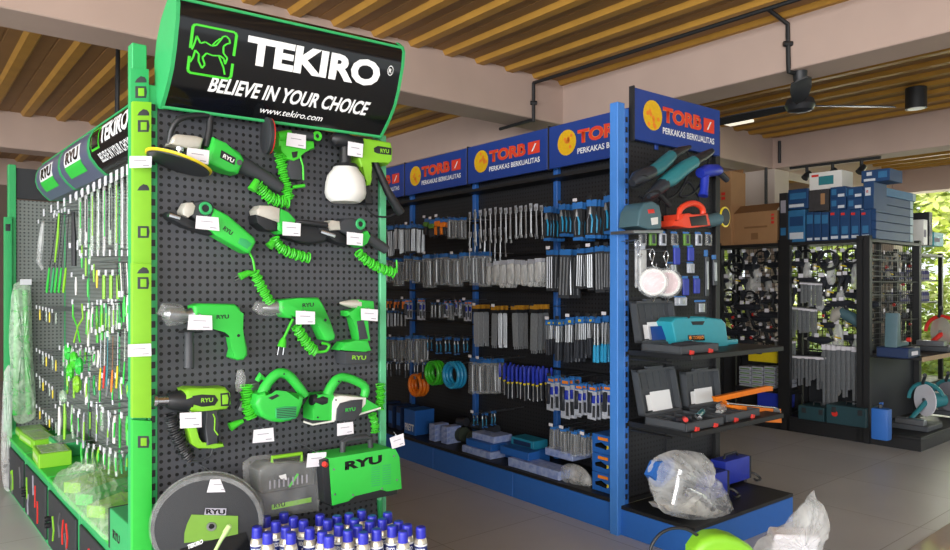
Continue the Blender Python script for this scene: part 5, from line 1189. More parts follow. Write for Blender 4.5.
carton(808.5, 829, 211, .07, .28, 189.5, mat('photo_dark', '#3b3a3c', .5, var=.4, scale=25), 'tool_box_carton', 'carton with dark picture over the narrow boxes', z0=-1, prints=((.6, .3, .8, .8, 'cardboard'),))
carton(809, 842, 189, .09, .25, 171.5, 'white_plastic', 'tool_box_carton', 'white carton with teal tool picture on top of the pile', z0=-1, prints=((.3, .25, .75, .75, 'teal'), (.08, .75, .3, .88, 'red')))
for i in range(4): carton(829.5+10.3*i, 839.5+10.3*i, 239-.5*i, .05, .3, 209.5, 'bluebox', 'tool_box_carton', 'blue carton with small tool picture in the lower middle row, %s' % ORD[i], prints=((.15, .05, .85, .14, 'print_white'), (.2, .2, .8, .45, 'bluebox_light'), (.1, .82, .5, .9, 'red')), group='lower middle blue cartons')
for i, x in enumerate((830, 847)):
    for j in range(2): carton(x, x+16, 209.3-11.3*j, .05, .3, 198-11.3*j, 'bluebox', 'tool_box_carton', 'blue carton in the upper middle, %s %s' % (('lower', 'upper')[j], ('left', 'right')[i]), z0=-1, prints=((.5, .1, .9, .35, 'print_white'), (.1, .3, .4, .8, 'bluebox_light')), group='upper middle cartons')
carton(863, 874, 209, .03, .3, 182, 'bluebox', 'tool_box_carton', 'tall blue carton with white and red label', z0=-1, prints=((.2, .5, .7, .8, 'print_white'), (.3, .6, .5, .7, 'red')))
carton(861, 890, 181.7, .06, .3, 169.5, 'bluebox', 'tool_box_carton', 'topmost blue carton with white square', z0=-1, prints=((.2, .55, .38, .85, 'print_white'), (.1, .1, .5, .3, 'print_white'), (.6, .3, .9, .8, 'bluebox_light')))
for i in range(6):
    zz = TOPZ+.001+i*.083
    a, b = RE.pix(876, 237, .02), RE.pix(913, 237, .02)
    x0, x1 = (a.x, b.x) if i < 5 else (a.x-.02, b.x+.07)
    o = thing(RE, 'flat_tool_carton', 'flat blue carton in the right-hand pile, %s from the bottom' % ORD[i], 'box', (x0, -.02, zz), 'pile of flat blue cartons')
    bm = B(); box(bm, x0, x1, -.02, .30, zz, zz+.08, .003); c = part(o, 'carton', bm, 'bluebox' if i < 5 else 'bluebox_light', False)
    bm = B(); box(bm, x1-.075, x1+.0008, -.0214, .298, zz+.004, zz+.076); part(c, 'pale_end', bm, 'box_side_pale', False)
    bm = B(); box(bm, x0-.0015, x0, .03, .12, zz+.02, zz+.045); part(c, 'print', bm, 'print_white', False)
a = RE.pix(929, 238, .0)
for dx, w_, h_, m, lab in ((0, .11, .27, 'white_plastic', 'white carton at the right end of the top shelf'), (.16, .10, .36, 'black_plastic', 'tall black box at the right end of the top shelf'), (.30, .3, .15, 'light_teal', 'light blue carton at the frame edge')):
    o = thing(RE, 'carton', lab, 'box', (a.x+dx, 0.05, TOPZ), None); bm = B(); box(bm, a.x+dx, a.x+dx+w_, .05, .3, TOPZ+.001, TOPZ+h_, .003); c = part(o, 'box', bm, m, False)
    bm = B(); box(bm, a.x+dx+.01, a.x+dx+w_*.6, .0485, .05, TOPZ+h_*.3, TOPZ+h_*.6); part(c, 'print', bm, 'grey_print', False)
# hanging stock of the open rack
t = proto('bar', 'metal_profile', 'profile'); P_(t, 'profile', 'tool_steel', bx(-.013, .013, -.006, .0, -.5, -.02)); P_(t, 'label', 'paper_white', bx(-.022, .022, -.012, -.010, -.03, .012))
t = proto('mbag', 'hardware_bag', 'bag'); P_(t, 'pouch', 'milky_film', tu([(0, 0, -.02), (0, 0, -.08), (0, 0, -.2), (0, 0, -.24)], [.02, .04, .045, .02], 9, .5)); P_(t, 'label', 'paper_white', bx(-.02, .02, -.022, -.020, -.02, .012))
t = proto('ring', 'black_ring', 'ring'); P_(t, 'ring', 'black_plastic', tu([(.075*math.cos(a), 0, -.08+.075*math.sin(a)) for a in [i*math.pi/12 for i in range(25)]], .012, 6)); P_(t, 'spoke', 'dark_tool', tu([(-.07, 0, -.08), (.07, 0, -.08)], .006)); P_(t, 'hub', 'charcoal', tu([(0, -.02, -.08), (0, .01, -.08)], .018, 10))
t = proto('gadget', 'hand_tool', 'tool'); P_(t, 'head', 'dark_tool', tu([(0, 0, -.02), (.01, 0, -.05), (0, 0, -.09)], [.02, .032, .02])); P_(t, 'grip', 'charcoal', tu([(0, 0, -.08), (-.02, 0, -.18)], [.014, .011])); P_(t, 'label', 'paper_white', bx(-.02, .02, -.032, -.030, -.02, .012))
t = proto('clamp', 'screw_clamp', 'clamp'); P_(t, 'frame', 'dark_tool', tu([(0, 0, 0), (.05, 0, -.02), (.06, 0, -.10), (.0, 0, -.13)], .009, 6)); P_(t, 'screw', 'chrome', tu([(-.03, 0, -.13), (.02, 0, -.13)], .005, 6)); P_(t, 'knob', 'red', tu([(-.045, 0, -.13), (-.03, 0, -.13)], .014, 8))
t = proto('valve', 'brass_fitting', 'fitting'); P_(t, 'body', 'cast_metal', tu([(0, 0, -.01), (0, 0, -.04), (.0, 0, -.07)], [.012, .022, .014], 8)); P_(t, 'lever', 'yellow', tu([(0, -.02, -.03), (.05, -.02, -.04)], .006, 6)); P_(t, 'outlet', 'dark_tool', tu([(0, 0, -.045), (-.04, 0, -.06)], .010, 6))
t = proto('htool', 'hanging_power_tool', 'power tool'); P_(t, 'body', 'dark_tool', tu([(-.10, 0, -.03), (-.07, 0, -.03), (.02, 0, -.035), (.07, 0, -.03), (.10, 0, -.03)], [.012, .026, .032, .026, .012])); P_(t, 'grip', 'charcoal', tu([(.02, 0, -.05), (.05, 0, -.13)], [.02, .016])); P_(t, 'label', 'paper_white', bx(-.02, .016, -.036, -.034, -.01, .02)); P_(t, 'nose', 'cast_metal', tu([(-.10, 0, -.03), (-.13, 0, -.03)], [.012, .006], 8))
t = proto('bottle', 'bottle', 'bottle'); P_(t, 'body', mat('violet', '#4a4a86', .35, var=.1), tu([(0, 0, 0), (0, 0, .11), (0, 0, .13)], [.026, .026, .012], 12)); P_(t, 'cap', 'white_plastic', tu([(0, 0, .13), (0, 0, .155)], [.013, .012], 10)); P_(t, 'label', 'grey_print', tu([(0, 0, .03), (0, 0, .08)], .0265, 12))
def hang(nm, fr, px, py, y, lab, grp, scale=1., n=1, dy=.04, rz=0):
    q = fr.pix(px, py, -y)
    for d in range(n): place(nm, fr, (q.x+R.uniform(-.004, .004), y+d*dy, q.z), rz=rz+R.uniform(-.2, .2), label=lab if n == 1 else lab+(', in front', ', second', ', behind')[d], group=grp, scale=scale)
for r, (x0, x1, y0, y1, ln, n, lab) in enumerate(((779, 813, 306, 310, 26, 9, 'upper strip'), (788, 822, 356, 358, 26, 10, 'middle strip'), (824, 864, 346, 349, 50, 9, 'lower right strip'), (802, 818, 283, 284, 20, 5, 'topmost short strip'), (776, 792, 340, 342, 22, 5, 'left short strip'))):
    for i in range(n):
        px = x0+(x1-x0)*i/(n-1); py = y0+(y1-y0)*i/(n-1); L = ln*R.uniform(.8, 1.25); yy = .12+.0*r
        q = RL.pix(px, py, -yy); k = depth(RL, px, py, -yy)/F
        for d in range(2): place('bar', RL, (q.x, yy+.06*d, q.z), label='grey metal profile on the %s, %s from the left%s' % (lab, ORD[i], ('', ', behind')[d]), group='metal profiles, '+lab, scale=(.9, 1, L*k/.5))
    a, b_ = RL.pix(x0-3, y0-1, -.11), RL.pix(x1+3, y1-1, -.11); o = thing(RL, 'display_bar', 'rail of white labels over the metal profiles, '+lab, 'rail', a, 'label rails'); bm = B(); tube(bm, [a+Vector((0, .02, 0)), b_+Vector((0, .02, 0))], .005, 6); part(o, 'rail', bm, 'steel')
    bm = B(); tube(bm, [(a+b_)/2+Vector((0, .02, 0)), Vector(((a.x+b_.x)/2, .44, (a.z+b_.z)/2))], .005, 6); part(o, 'arm', bm, 'black_metal')
k = 0
kinds = ['gadget', 'htool', 'valve', 'ring', 'htool', 'mbag', 'gadget', 'clamp', 'htool']
names = {'htool': 'dark power tool', 'gadget': 'dark hand tool', 'clamp': 'screw clamp with red knob', 'valve': 'small pale fitting with yellow lever', 'ring': 'black ring with red hub', 'mbag': 'clear bag of hardware'}
rowsR = [(251, 'top row', 722, 866, 20), (262, 'second row', 722, 866, 18), (275, 'third row', 722, 802, 13), (288, 'fourth row', 722, 800, 13), (300, 'fifth row', 722, 778, 9), (313, 'sixth row', 722, 776, 9), (326, 'seventh row', 722, 776, 9), (338, 'eighth row', 722, 774, 8), (276, 'third row right', 822, 866, 8), (290, 'fourth row right', 820, 866, 8), (303, 'fifth row right', 820, 866, 7), (322, 'sixth row right', 818, 866, 6), (335, 'seventh row right', 818, 866, 6), (352, 'eighth row right', 824, 866, 6), (372, 'low row right', 820, 866, 6)]
for py, rn, x0, x1, n in rowsR:
    for i in range(n):
        nm = kinds[(k*4+i*2) % 9]; k += 1; px = x0+(x1-x0)*i/(n-1)+R.uniform(-1.5, 1.5)
        hang(nm, RL, px, py+R.uniform(-3, 3)+(790-px)*.02, R.uniform(.2, .36), '%s, %s, %s from the left' % (names[nm], rn, ORD[i]), 'hanging stock, '+rn, R.uniform(.9, 1.35))
for i, px in enumerate((880, 888, 896, 904, 912)):
    for j, py in enumerate((252, 270, 290, 310)): hang(('gadget', 'clamp', 'valve')[(i+j) % 3], RE, px, py, .1, 'tool hanging in the end unit, %s column, %s row' % (ORD[i], ORD[j]), 'tools in the end unit', 1.15)
K = Kit(RL, 'angle_grinder', 'grey-blue angle grinder hanging beside the black corner post', 'power tool', 850, 318, -.1)
K.tb('gear_head', 'cast_metal', [(832, 321, 3, -.1), (836, 314, 6, -.1), (842, 312, 6, -.1)]); K.tb('body', 'jig_grey', [(840, 312, 5, -.1), (852, 318, 6, -.1), (864, 326, 5, -.1)]); K.tb('peg', 'steel', [(850, 316, .8, -.1), (850, 316, .8, -.44)])
o, c, q = carton(748, 777, 362, .1, .2, 347, 'yellow', 'yellow_box', 'yellow box below the clamps', z0=-1)
bm = B(); tube(bm, [(q[0]+.1, .12, q[2]+.03), (q[0]+.1, .44, q[2]+.03)], .006); part(o, 'bracket', bm, 'black_metal')
for i in range(4):
    for j in range(5):
        o, c, q = carton(739+12.4*i, 750.5+12.4*i, 388-4.4*j, .12, .2, 384.2-4.4*j, 'card_white', 'striped_carton', 'small pale green and white carton, %s stack, %s layer' % (ORD[i], ORD[j]), z0=-1, prints=((.1, .3, .9, .6, 'olive_green'),), group='small striped cartons')
carton(735, 790, 392, .10, .25, 388.4, 'black_metal', 'small_shelf', 'narrow black shelf under the striped cartons', z0=-1, cat='shelf')
carton(757, 783, 408, .06, .25, 393, 'royal_blue', 'blue_crate', 'blue crate under the striped cartons', z0=-1)
for i, (a, b_, lab) in enumerate(((798, 824, 'left'), (826, 866, 'right one with red emblem'))):
    o, c, q = carton(a, b_, 421, -.06, .3, 406.5, mat('toolbox_teal', '#25464e', .5), 'hard_toolbox', 'dark teal hard toolbox on the base of the open rack, '+lab, z0=.151, cat='toolbox')
    w_ = q[1]-q[0]; bm = B(); tube(bm, [(q[0]+w_*.35, .08, q[3]), (q[0]+w_*.37, .08, q[3]+.03), (q[0]+w_*.63, .08, q[3]+.03), (q[0]+w_*.65, .08, q[3])], .008); part(o, 'handle', bm, 'charcoal')
    for u in (.15, .8): bm = B(); box(bm, q[0]+w_*u, q[0]+w_*u+.04, -.066, -.06, q[3]-.07, q[3]-.02, .002); part(o, 'latch', bm, 'charcoal', False)
    if i: bm = B(); lathe(bm, (q[0]+w_*.22, -.061, q[3]-.08), (0, -1, 0), [(0, .03), (.002, .028)], 14); part(c, 'emblem', bm, 'red')
# chop saws
def chop(px, py, z, disc_px, disc_py, rx, m, body, lab):
    K = Kit(RE, 'chop_saw', lab, 'chop saw', px, py, .2); q = RE.pix(px, py, .2); x = q.x
    bm = B(); box(bm, x-.22, x+.16, -.38, -.06, z, z+.05, .006); bs = part(K.t, 'base', bm, 'case_grey', False)
    bm = B(); box(bm, x-.2, x-.12, -.34, -.1, z+.05, z+.10, .003); part(K.t, 'vice', bm, 'steel', False)
    c = RE.pix(disc_px, disc_py, .22); n_ = camdir(RE, (-1, -.05, .0)).normalized()
    bm = B(); lathe(bm, c, n_, [(-.004, rx), (.004, rx)], 36); part(K.t, 'abrasive_wheel', bm, m)
    bm = B(); lathe(bm, c, n_, [(-.012, .02), (.016, .02)], 12); part(K.t, 'flange', bm, 'steel')
    c2 = c+n_*(-.03); bm = B(); lathe(bm, c2, -n_, [(0, rx*.5), (.05, rx*.52), (.16, rx*.38), (.18, .02)], 16); part(K.t, 'motor', bm, body)
    g = []; e = camdir(RE, (.5, -.85, 0)).normalized()
    for a in range(20, 181, 16): g.append(c+n_*(-.012)+e*math.cos(math.radians(a))*rx*1.05+Vector((0, 0, 1))*math.sin(math.radians(a))*rx*1.05)
    bm = B(); tube(bm, g, .018, 6); part(K.t, 'guard', bm, body)
    bm = B(); tube(bm, [c+Vector((.0, .02, rx)), c+Vector((-.05, -.02, rx+.09)), c+Vector((-.13, -.04, rx+.10))], [.014, .014, .018]); part(K.t, 'handle', bm, 'charcoal')
    bm = B(); tube(bm, [(x-.05, -.16, z+.05), c2], [.02, .025]); part(K.t, 'arm', bm, body)
chop(935, 362, .826, 941, 332, .15, 'cast_metal', 'red', 'red chop saw with pale wheel on the middle shelf of the end unit')
chop(915, 420, .126, 925, 400, .155, 'paper_white', 'teal', 'teal chop saw with white wheel on the base of the end unit')
chop(955, 420, .126, 948, 396, .15, 'grey_print', 'teal', 'second chop saw cut by the right edge of the frame')
def simple(fr, name, label, cat, parts, base, group=None):
    o = thing(fr, name, label, cat, base, group)
    for nm, m, f in parts: bm = B(); f(bm); part(o, nm, bm, m)
    return o
q = RE.pix(884, 430, .25); simple(RE, 'blue_can', 'blue jerry can at the left foot of the end unit', 'can', [('body', 'plinth_blue', lambda b: box(b, q.x-.05, q.x+.05, -.30, -.16, .126, .40, .02, seg=2)), ('neck', 'black_plastic', lambda b: tube(b, [(q.x, -.22, .40), (q.x, -.22, .43)], .02, 8)), ('handle', 'plinth_blue', lambda b: tube(b, [(q.x+.03, -.22, .39), (q.x+.05, -.22, .44), (q.x-.01, -.22, .44)], .008, 6))], (q.x, -.2, .126))
q2 = RE.pix(905, 366, .3); simple(RE, 'machine_box', 'dark blue bench machine with white label on the middle shelf', 'machine', [('base', 'box_navy', lambda b: box(b, q2.x-.16, q2.x+.13, -.38, -.12, .826, .92, .01)), ('label', 'paper_white', lambda b: box(b, q2.x-.08, q2.x+.06, -.383, -.38, .85, .885)), ('column', 'jig_grey', lambda b: prism(b, [(q2.x-.18, .92), (q2.x-.08, .92), (q2.x-.10, 1.22), (q2.x-.16, 1.22)], -.3, -.2, .01)), ('head', 'jig_grey', lambda b: box(b, q2.x-.14, q2.x+.1, -.3, -.18, .92, .97, .012)), ('knob', 'red', lambda b: tube(b, [(q2.x+.05, -.3, .98), (q2.x+.05, -.33, .98)], .02, 10))], (q2.x, -.25, .826))
# a further rack of bottles beyond, towards the garden
RF = Frame(*(RE.M @ Vector((2.9, .8, 0))).xy, 39.5)
open_bay(RF, 0.0, 1.6, 'black rack of bottles farther back by the garden', group=None)
for j, z in enumerate((1.55, 1.25)):
    bm = B(); box(bm, 0.03, 1.57, .05, .4, z-.022, z-.001)
    solo(RF, 'bottle_shelf', bm, 'black_metal', '%s shelf board carrying bottles in the farther rack' % ('upper', 'lower')[j], 'shelf', (0.03, .05, z-.022))
    for i in range(18):
        place('bottle', RF, (.09+i*.083, .16, z), label='small violet or grey bottle on the %s farther shelf, %s from the left' % (('upper', 'lower')[j], ORD[i]), group='bottles on the farther rack', scale=1.0)
# ---------------------------------------------------------------- things on the ceiling and the garden outside
def zpt(px, py, z):
    d = Vector(((px-CX)/F, 1, (HY-py)/F)); return Vector((0, 0, EYE))+d*((z-EYE)/d.z)
c = zpt(800, 73, 2.99)
o = thing(W, 'ceiling_fan', 'black ceiling fan hanging under the concrete beam', 'fan', c)
bm = B(); lathe(bm, c, (0, 0, -1), [(-.01, .05), (.05, .045), (.09, .025)], 16); part(o, 'canopy', bm, 'black_plastic')
bm = B(); tube(bm, [c+Vector((0, 0, -.08)), c+Vector((0, 0, -.2))], .014, 8); part(o, 'rod', bm, 'black_metal')
bm = B(); lathe(bm, c, (0, 0, -1), [(.15, .025), (.18, .035), (.19, .09), (.235, .105), (.27, .085), (.285, .03)], 24); part(o, 'motor', bm, 'black_plastic')
for a in (4, 128, 246):
    r = math.radians(a); e = Vector((math.cos(r), math.sin(r), 0)); s = Vector((-e.y, e.x, 0)); h = c+Vector((0, 0, -.235)); b = B()
    for p, w_ in ((.09, .03), (.2, .05), (.45, .07), (.68, .06), (.70, .03)):
        pass
    pts = [(.09, .025), (.2, .05), (.45, .065), (.66, .06), (.70, .035)]
    up = [b.verts.new(h+e*p+s*w_+Vector((0, 0, .012))) for p, w_ in pts]+[b.verts.new(h+e*p-s*w_-Vector((0, 0, .012))) for p, w_ in pts[::-1]]
    f = b.faces.new(up); r_ = bmesh.ops.extrude_face_region(b, geom=[f])
    for v in r_['geom']:
        if isinstance(v, bmesh.types.BMVert): v.co.z += .008
    part(o, 'blade', b, 'black_plastic')
c = zpt(916, 88, 3.37); simple(W, 'downlight', 'black cylindrical downlight on the slatted ceiling', 'lamp', [('housing', 'black_plastic', lambda b: lathe(b, c, (0, 0, -1), [(-.0, .092), (.20, .092)], 24)), ('lens', 'white_plastic', lambda b: lathe(b, c, (0, 0, -1), [(.195, .075), (.204, .07)], 20))], c)
lp = zpt(736, 120.5, 3.365)
o = thing(BD, 'glow_patch', 'small glowing panel for a bright patch on the ceiling behind the TORBO board', 'lamp', BD.Mi @ lp); q = BD.Mi @ lp
bm = B(); box(bm, q.x-.13, q.x+.13, q.y-.15, q.y+.15, 3.34, 3.369, .004); part(o, 'panel', bm, mat('patch_glow', '#fff6e0', .4, emit=.9), False)  # bright patch of light on the ceiling, imitated by an added glowing panel
def conduit(lab, pts, r=.014, clips=()):
    o = thing(W, 'conduit', lab, 'conduit', pts[0]); b = B(); tube(b, pts, r, 8); part(o, 'pipe', b, 'black_metal')
    for p in clips: b = B(); tube(b, [Vector(p)-Vector((r*1.9, 0, 0)), Vector(p)+Vector((r*1.9, 0, 0))], r*1.25, 8); part(o, 'clip', b, 'black_metal')
LF = Frame(*(BD.M @ Vector((0, 4.70, 0))).xy, 39.5)          # face of the beam along U
RFc = Frame(*(BD.M @ Vector((4.96, 0, 0))).xy, 39.5-90)      # face of the beam along V
def on(fr, px, py, off=.018): return fr.M @ fr.pix(px, py, off)
a = on(LF, 533.6, 84); b1 = on(LF, 533.6, 121.6); e_ = zpt(500, 129, 2.985)
a.z = min(a.z, 3.35)
r0 = zpt(534, 80, 3.352); r1 = zpt(776, 3, 3.352); 
conduit('black conduit dropping down the left beam face near the inner corner', [a+Vector((0, 0, .01)), a, b1, Vector((b1.x, b1.y, 2.985)), e_], .016, [a.lerp(b1, .5)])
d_ = (BD.M.to_3x3() @ Vector((0, 1, 0))); s0 = a+Vector((0, 0, .01)); conduit('long black conduit running along the ceiling ribs', [s0, s0-d_*4.2], .016)
p1, p2 = on(RFc, 787.5, 24), on(RFc, 788.5, 68)
conduit('black conduit feeding the ceiling fan down the right beam', [p1+Vector((-.25, -.1, .12)), p1, p2, Vector((p2.x, p2.y, 2.985)), zpt(797, 74, 2.985)], .016, [p1.lerp(p2, .45)])
CF = Frame(*(BD.M @ Vector((8.93, 0, 0))).xy, 39.5-90)
CL = Frame(*(BD.M @ Vector((0, 4.67, 0))).xy, 39.5)
q1, q2 = on(CF, 779.5, 141, .02), on(CF, 779.5, 163, .02); q3, q4 = on(CL, 766, 172, .02), on(CL, 766, 240, .02)
conduit('black conduit running down the pale column', [q1, q2], .02); conduit('vertical black conduit on the front of the pale column', [Vector((q3.x, q3.y, 2.98)), q3, q4], .02, [q3.lerp(q4, .5)])
h0 = zpt(118, 57, 3.36); h0 = Vector((-.5028*4.3, 4.3, 3.4)) if False else zpt(118, 45, 3.38)
conduit('thin vertical rod hanging from the ceiling behind the green header', [h0, Vector((h0.x-.02, h0.y, 1.9))], .018)
# spot track under the far beam
ta, tb_ = zpt(790, 168, 2.99), zpt(881, 157, 2.99)
o = thing(W, 'light_track', 'black lighting track with spots over the blue cartons', 'light track', ta); b = B(); tube(b, [ta, tb_], .02, 6); part(o, 'track', b, 'black_metal')
for i, f in enumerate((.2, .49, .8)):
    p = ta.lerp(tb_, f); q = simple(W, 'spotlight', 'black spotlight on the track, %s' % ('left', 'middle', 'right')[i], 'lamp', [('stem', 'black_metal', lambda b: tube(b, [p+Vector((0, 0, -.015)), p+Vector((0, 0, -.1))], .02, 8)), ('head', 'black_plastic', lambda b: tube(b, [p+Vector((.03, 0, -.08)), p+Vector((-.04, -.02, -.16))], [.035, .045], 12))], p, 'spotlights on the track')
# outside: lawn, hedge and trees
mat('grass', '#a5bf68', .9, var=.3, scale=3, bump=.3); mat('leaf', '#cdd684', .7, var=.25, scale=4); mat('leaf_dark', '#a9b962', .7, var=.3, scale=4); mat('bark', '#6a5440', .9, var=.2)
bm = B(); quad(bm, [(-30, 13.2, -.14), (45, 13.2, -.14), (45, 45, -.14), (-30, 45, -.14)]); quad(bm, [(13.2, -30, -.14), (45, -30, -.14), (45, 13.2, -.14), (13.2, 13.2, -.14)])
solo(BD, 'ground', bm, 'grass', kind='structure', smooth=False)
def crown(o, name, m, cx, cy, cz, rx, rz, n, leaf, seed):
    rr = random.Random(seed); b = B()
    for i in range(n):
        while True:
            v = Vector((rr.uniform(-1, 1), rr.uniform(-1, 1), rr.uniform(-1, 1)))
            if .35 < v.length < 1: break
        p = Vector((cx+v.x*rx, cy+v.y*rx, cz+v.z*rz)); a = Vector((rr.uniform(-1, 1), rr.uniform(-1, 1), rr.uniform(-.6, .6))).normalized()*leaf; c_ = a.cross(Vector((rr.uniform(-1, 1), rr.uniform(-1, 1), 1))).normalized()*leaf*.6
        quad(b, [p-a, p+c_, p+a, p-c_])
    part(o, name, b, m, False)
def tree(x, y, h, r, m, lab, seed, n=5200):
    o = thing(BD, 'tree', lab, 'tree', (x, y, -.14), 'garden trees')
    b = B(); tube(b, smoothpath([(x, y, -.14), (x+.1, y, h*.3), (x-.1, y+.1, h*.7)], 3), .13, 8); part(o, 'trunk', b, 'bark'); crown(o, 'foliage', m, x, y, h*.62, r, h*.42, n, .11, seed)
for i, (x, y, h, r, m, lab) in enumerate(((16.5, 3.2, 5, 2.3, 'leaf', 'light green tree outside, behind the chop saws'), (17.5, 7.6, 5.5, 2.5, 'leaf_dark', 'darker tree outside, behind the blue cartons'), (17, 12.0, 5, 2.4, 'leaf', 'light green tree outside, behind the metal profiles'), (20, 0.0, 6, 2.8, 'leaf_dark', 'tall tree outside at the right edge'), (16.5, 16, 5, 2.4, 'leaf', 'far tree outside at the corner of the shop'), (21, 5.5, 7, 3, 'leaf', 'tall pale tree farther out in the garden'), (11, 19, 6, 3, 'leaf_dark', 'far tree outside beyond the cardboard boxes'))):
    tree(x, y, h, r, m, lab, i)
for i, (y, lab) in enumerate(((1.5, 'behind the chop saws'), (5.0, 'behind the corner post'), (8.5, 'behind the metal profiles'), (12, 'behind the hanging clamps'))):
    o = thing(BD, 'hedge', 'low sunlit hedge outside, '+lab, 'hedge', (14.6, y, -.14), 'hedge along the garden'); crown(o, 'foliage', ('leaf', 'leaf_dark')[i % 2], 14.9, y, .75, 1.9, .95, 4200, .08, 40+i)

# pale polished threshold slab at the lower right
g1, g2 = W.pz(905, 552, 0), W.pz(952, 522, 0); e = (g2-g1).normalized(); s = Vector((e.y, -e.x, 0))
bm = B(); obox(bm, (g1+g2)/2+s*.6+Vector((0, 0, .001)), e, s, (0, 0, 1), (g2-g1).length+2.4, 1.2, .006)
solo(W, 'trim_70', bm, mat('polished_stone', '#b9b0a4', .06, var=.12, scale=5), kind='structure', smooth=False)
# ---------------------------------------------------------------- stock on the left side of the green display (frame GL: y .40 is the pegboard)
mat('tag_white', '#d5d8de', .6); film('strip_film', '#dff0e2', alpha=.4, rough=.1, scale=30)
def gl_hang(nm, name, label, cat, px, py, off, m, pts, group=None, hook=True, tagged=True, extra=()):
    """pts: (px, py, r) bars of the article at depth off (negative = inside the bay)"""
    K = Kit(GL, name, label, cat, px, py, off, group)
    K.tb(nm, m, [(a, b, r, off) for a, b, r in pts], seg=8, sq=.6)
    for n2, m2, p2 in extra: K.tb(n2, m2, [(a, b, r, off+.003) for a, b, r in p2], seg=8, sq=.6)
    q = GL.pix(px, py, off)
    if hook: b = B(); tube(b, [(q.x, -off-.02, q.z), (q.x, .40, q.z)], .0025, 5); part(K.t, 'hook', b, 'steel')
    if tagged: b = B(); box(b, q.x-.013, q.x+.013, -off-.024, -off-.02, q.z-.012, q.z+.014); part(K.t, 'price_flag', b, 'tag_white', False)
    return K
# row of flags under the header
for i in range(15):
    f = i/14; px = 44+84*f**.92; py = 213-43*f**.92
    q = GL.pix(px, py, -.10); o = thing(GL, 'price_flag', 'white price flag on the rail under the curved headers, %s from the left' % ORD[i], 'price tag', q, 'price flags under the headers')
    b = B(); box(b, q.x-.02, q.x+.02, .098, .10, q.z-.02, q.z+.025); part(o, 'card', b, 'tag_white', False); b = B(); tube(b, [(q.x, .102, q.z), (q.x, .40, q.z)], .0025, 5); part(o, 'arm', b, 'steel')
for i, (x, xt, c_) in enumerate(((48, 58, 'ryu_green'), (52.5, 61, 'rack_green'), (56, 63, 'ryu_green'), (60, 66, 'ryu_green'), (64.5, 69, 'lime_green'))):
    gl_hang('shaft', 'long_screwdriver', 'very long screwdriver with green handle, %s from the left' % ORD[i], 'screwdriver', xt, 216-i*1.5, -.15, 'charcoal', [(xt, 216-i*1.5, .7), (x+1, 272, .9)], 'long screwdrivers', extra=(('handle', c_, [(x+1.5, 268, 2.), (x, 282, 2.9), (x-1.2, 292, 2.6)]),))
gl_hang('blade', 'lime_ruler', 'broad lime ruler in front of the long screwdrivers', 'ruler', 59, 213, -.10, 'lime_green', [(59, 213, 1.5), (58, 235, 2.6), (55, 262, 1.6)])
gl_hang('pack', 'hanging_bag', 'pale clear bag at the far end beneath the curved header', 'bag', 42, 222, -.2, 'milky_film', [(43, 222, 3), (41, 240, 6), (39, 262, 6), (42, 268, 3)])
gl_hang('pack', 'saw_blade_pack', 'dark flat pack right of the long screwdrivers', 'hanging pack', 73, 212, -.15, 'charcoal', [(73, 212, 3), (74, 240, 5.5), (74, 266, 5)], extra=(('label', 'paper_white', [(70, 243, 2.5), (70, 248, 2.5)]),))
for i in range(9):
    x = 80+i*6; py = 196-(x-80)*.48; 
    gl_hang('strip', 'tool_strip_pack', 'tall narrow clear pack in the upper row, %s from the left' % ORD[i], 'hanging pack', x, py, -.14, ('strip_film', 'milky_film', 'strip_film')[i % 3], [(x, py+2, 3), (x+.5, py+15, 3.8), (x, 250+R.uniform(-6, 5), 3.4)], 'tall narrow packs', extra=(('tool', ('ryu_green', 'charcoal', 'lime_green', 'tool_steel')[i % 4], [(x+.5, py+6, 1.), (x+.5, 235+R.uniform(-8, 8), 1.3)]), ('label', 'tag_white', [(x, 250, 2), (x, 256, 2)])))
for i in range(3):
    x = 104+i*7; gl_hang('card', 'lime_card_pack', 'lime card pack in the middle of the side, %s of three' % ORD[i], 'hanging pack', x, 273, -.13, 'lime_green', [(x, 275, 3.3), (x, 287, 3.5), (x, 299, 3.3)], 'lime card packs')
for i in range(5):
    x = 117+i*3.2; gl_hang('stick', 'black_white_stick', 'thin black and white tool beside the lime cards, %s' % ORD[i], 'tool', x, 262, -.12, ('charcoal', 'white_plastic')[i % 2], [(x, 263, 1.), (x+1, 280, 1.1), (x+2, 297, 1.1)], 'thin tools', tagged=False)
for i, (x, y, m) in enumerate(((82, 243, 'lime_green'), (86, 256, 'lime_green'), (90, 243, 'green_film'), (94, 262, 'lime_green'), (82, 248, 'ryu_green'), (76, 275, 'white_plastic'), (88, 277, 'ryu_green'), (97, 268, 'yellow'))):
    gl_hang('pack', 'small_tool_pack', 'small %s pack between the dark pack and lime cards, %s' % ('green' if 'green' in m else 'pale', ORD[i]), 'hanging pack', x, y, -.16, m, [(x, y+2, 1.6), (x, y+10, 2.6), (x, y+20, 1.8)], 'small packs upper middle')
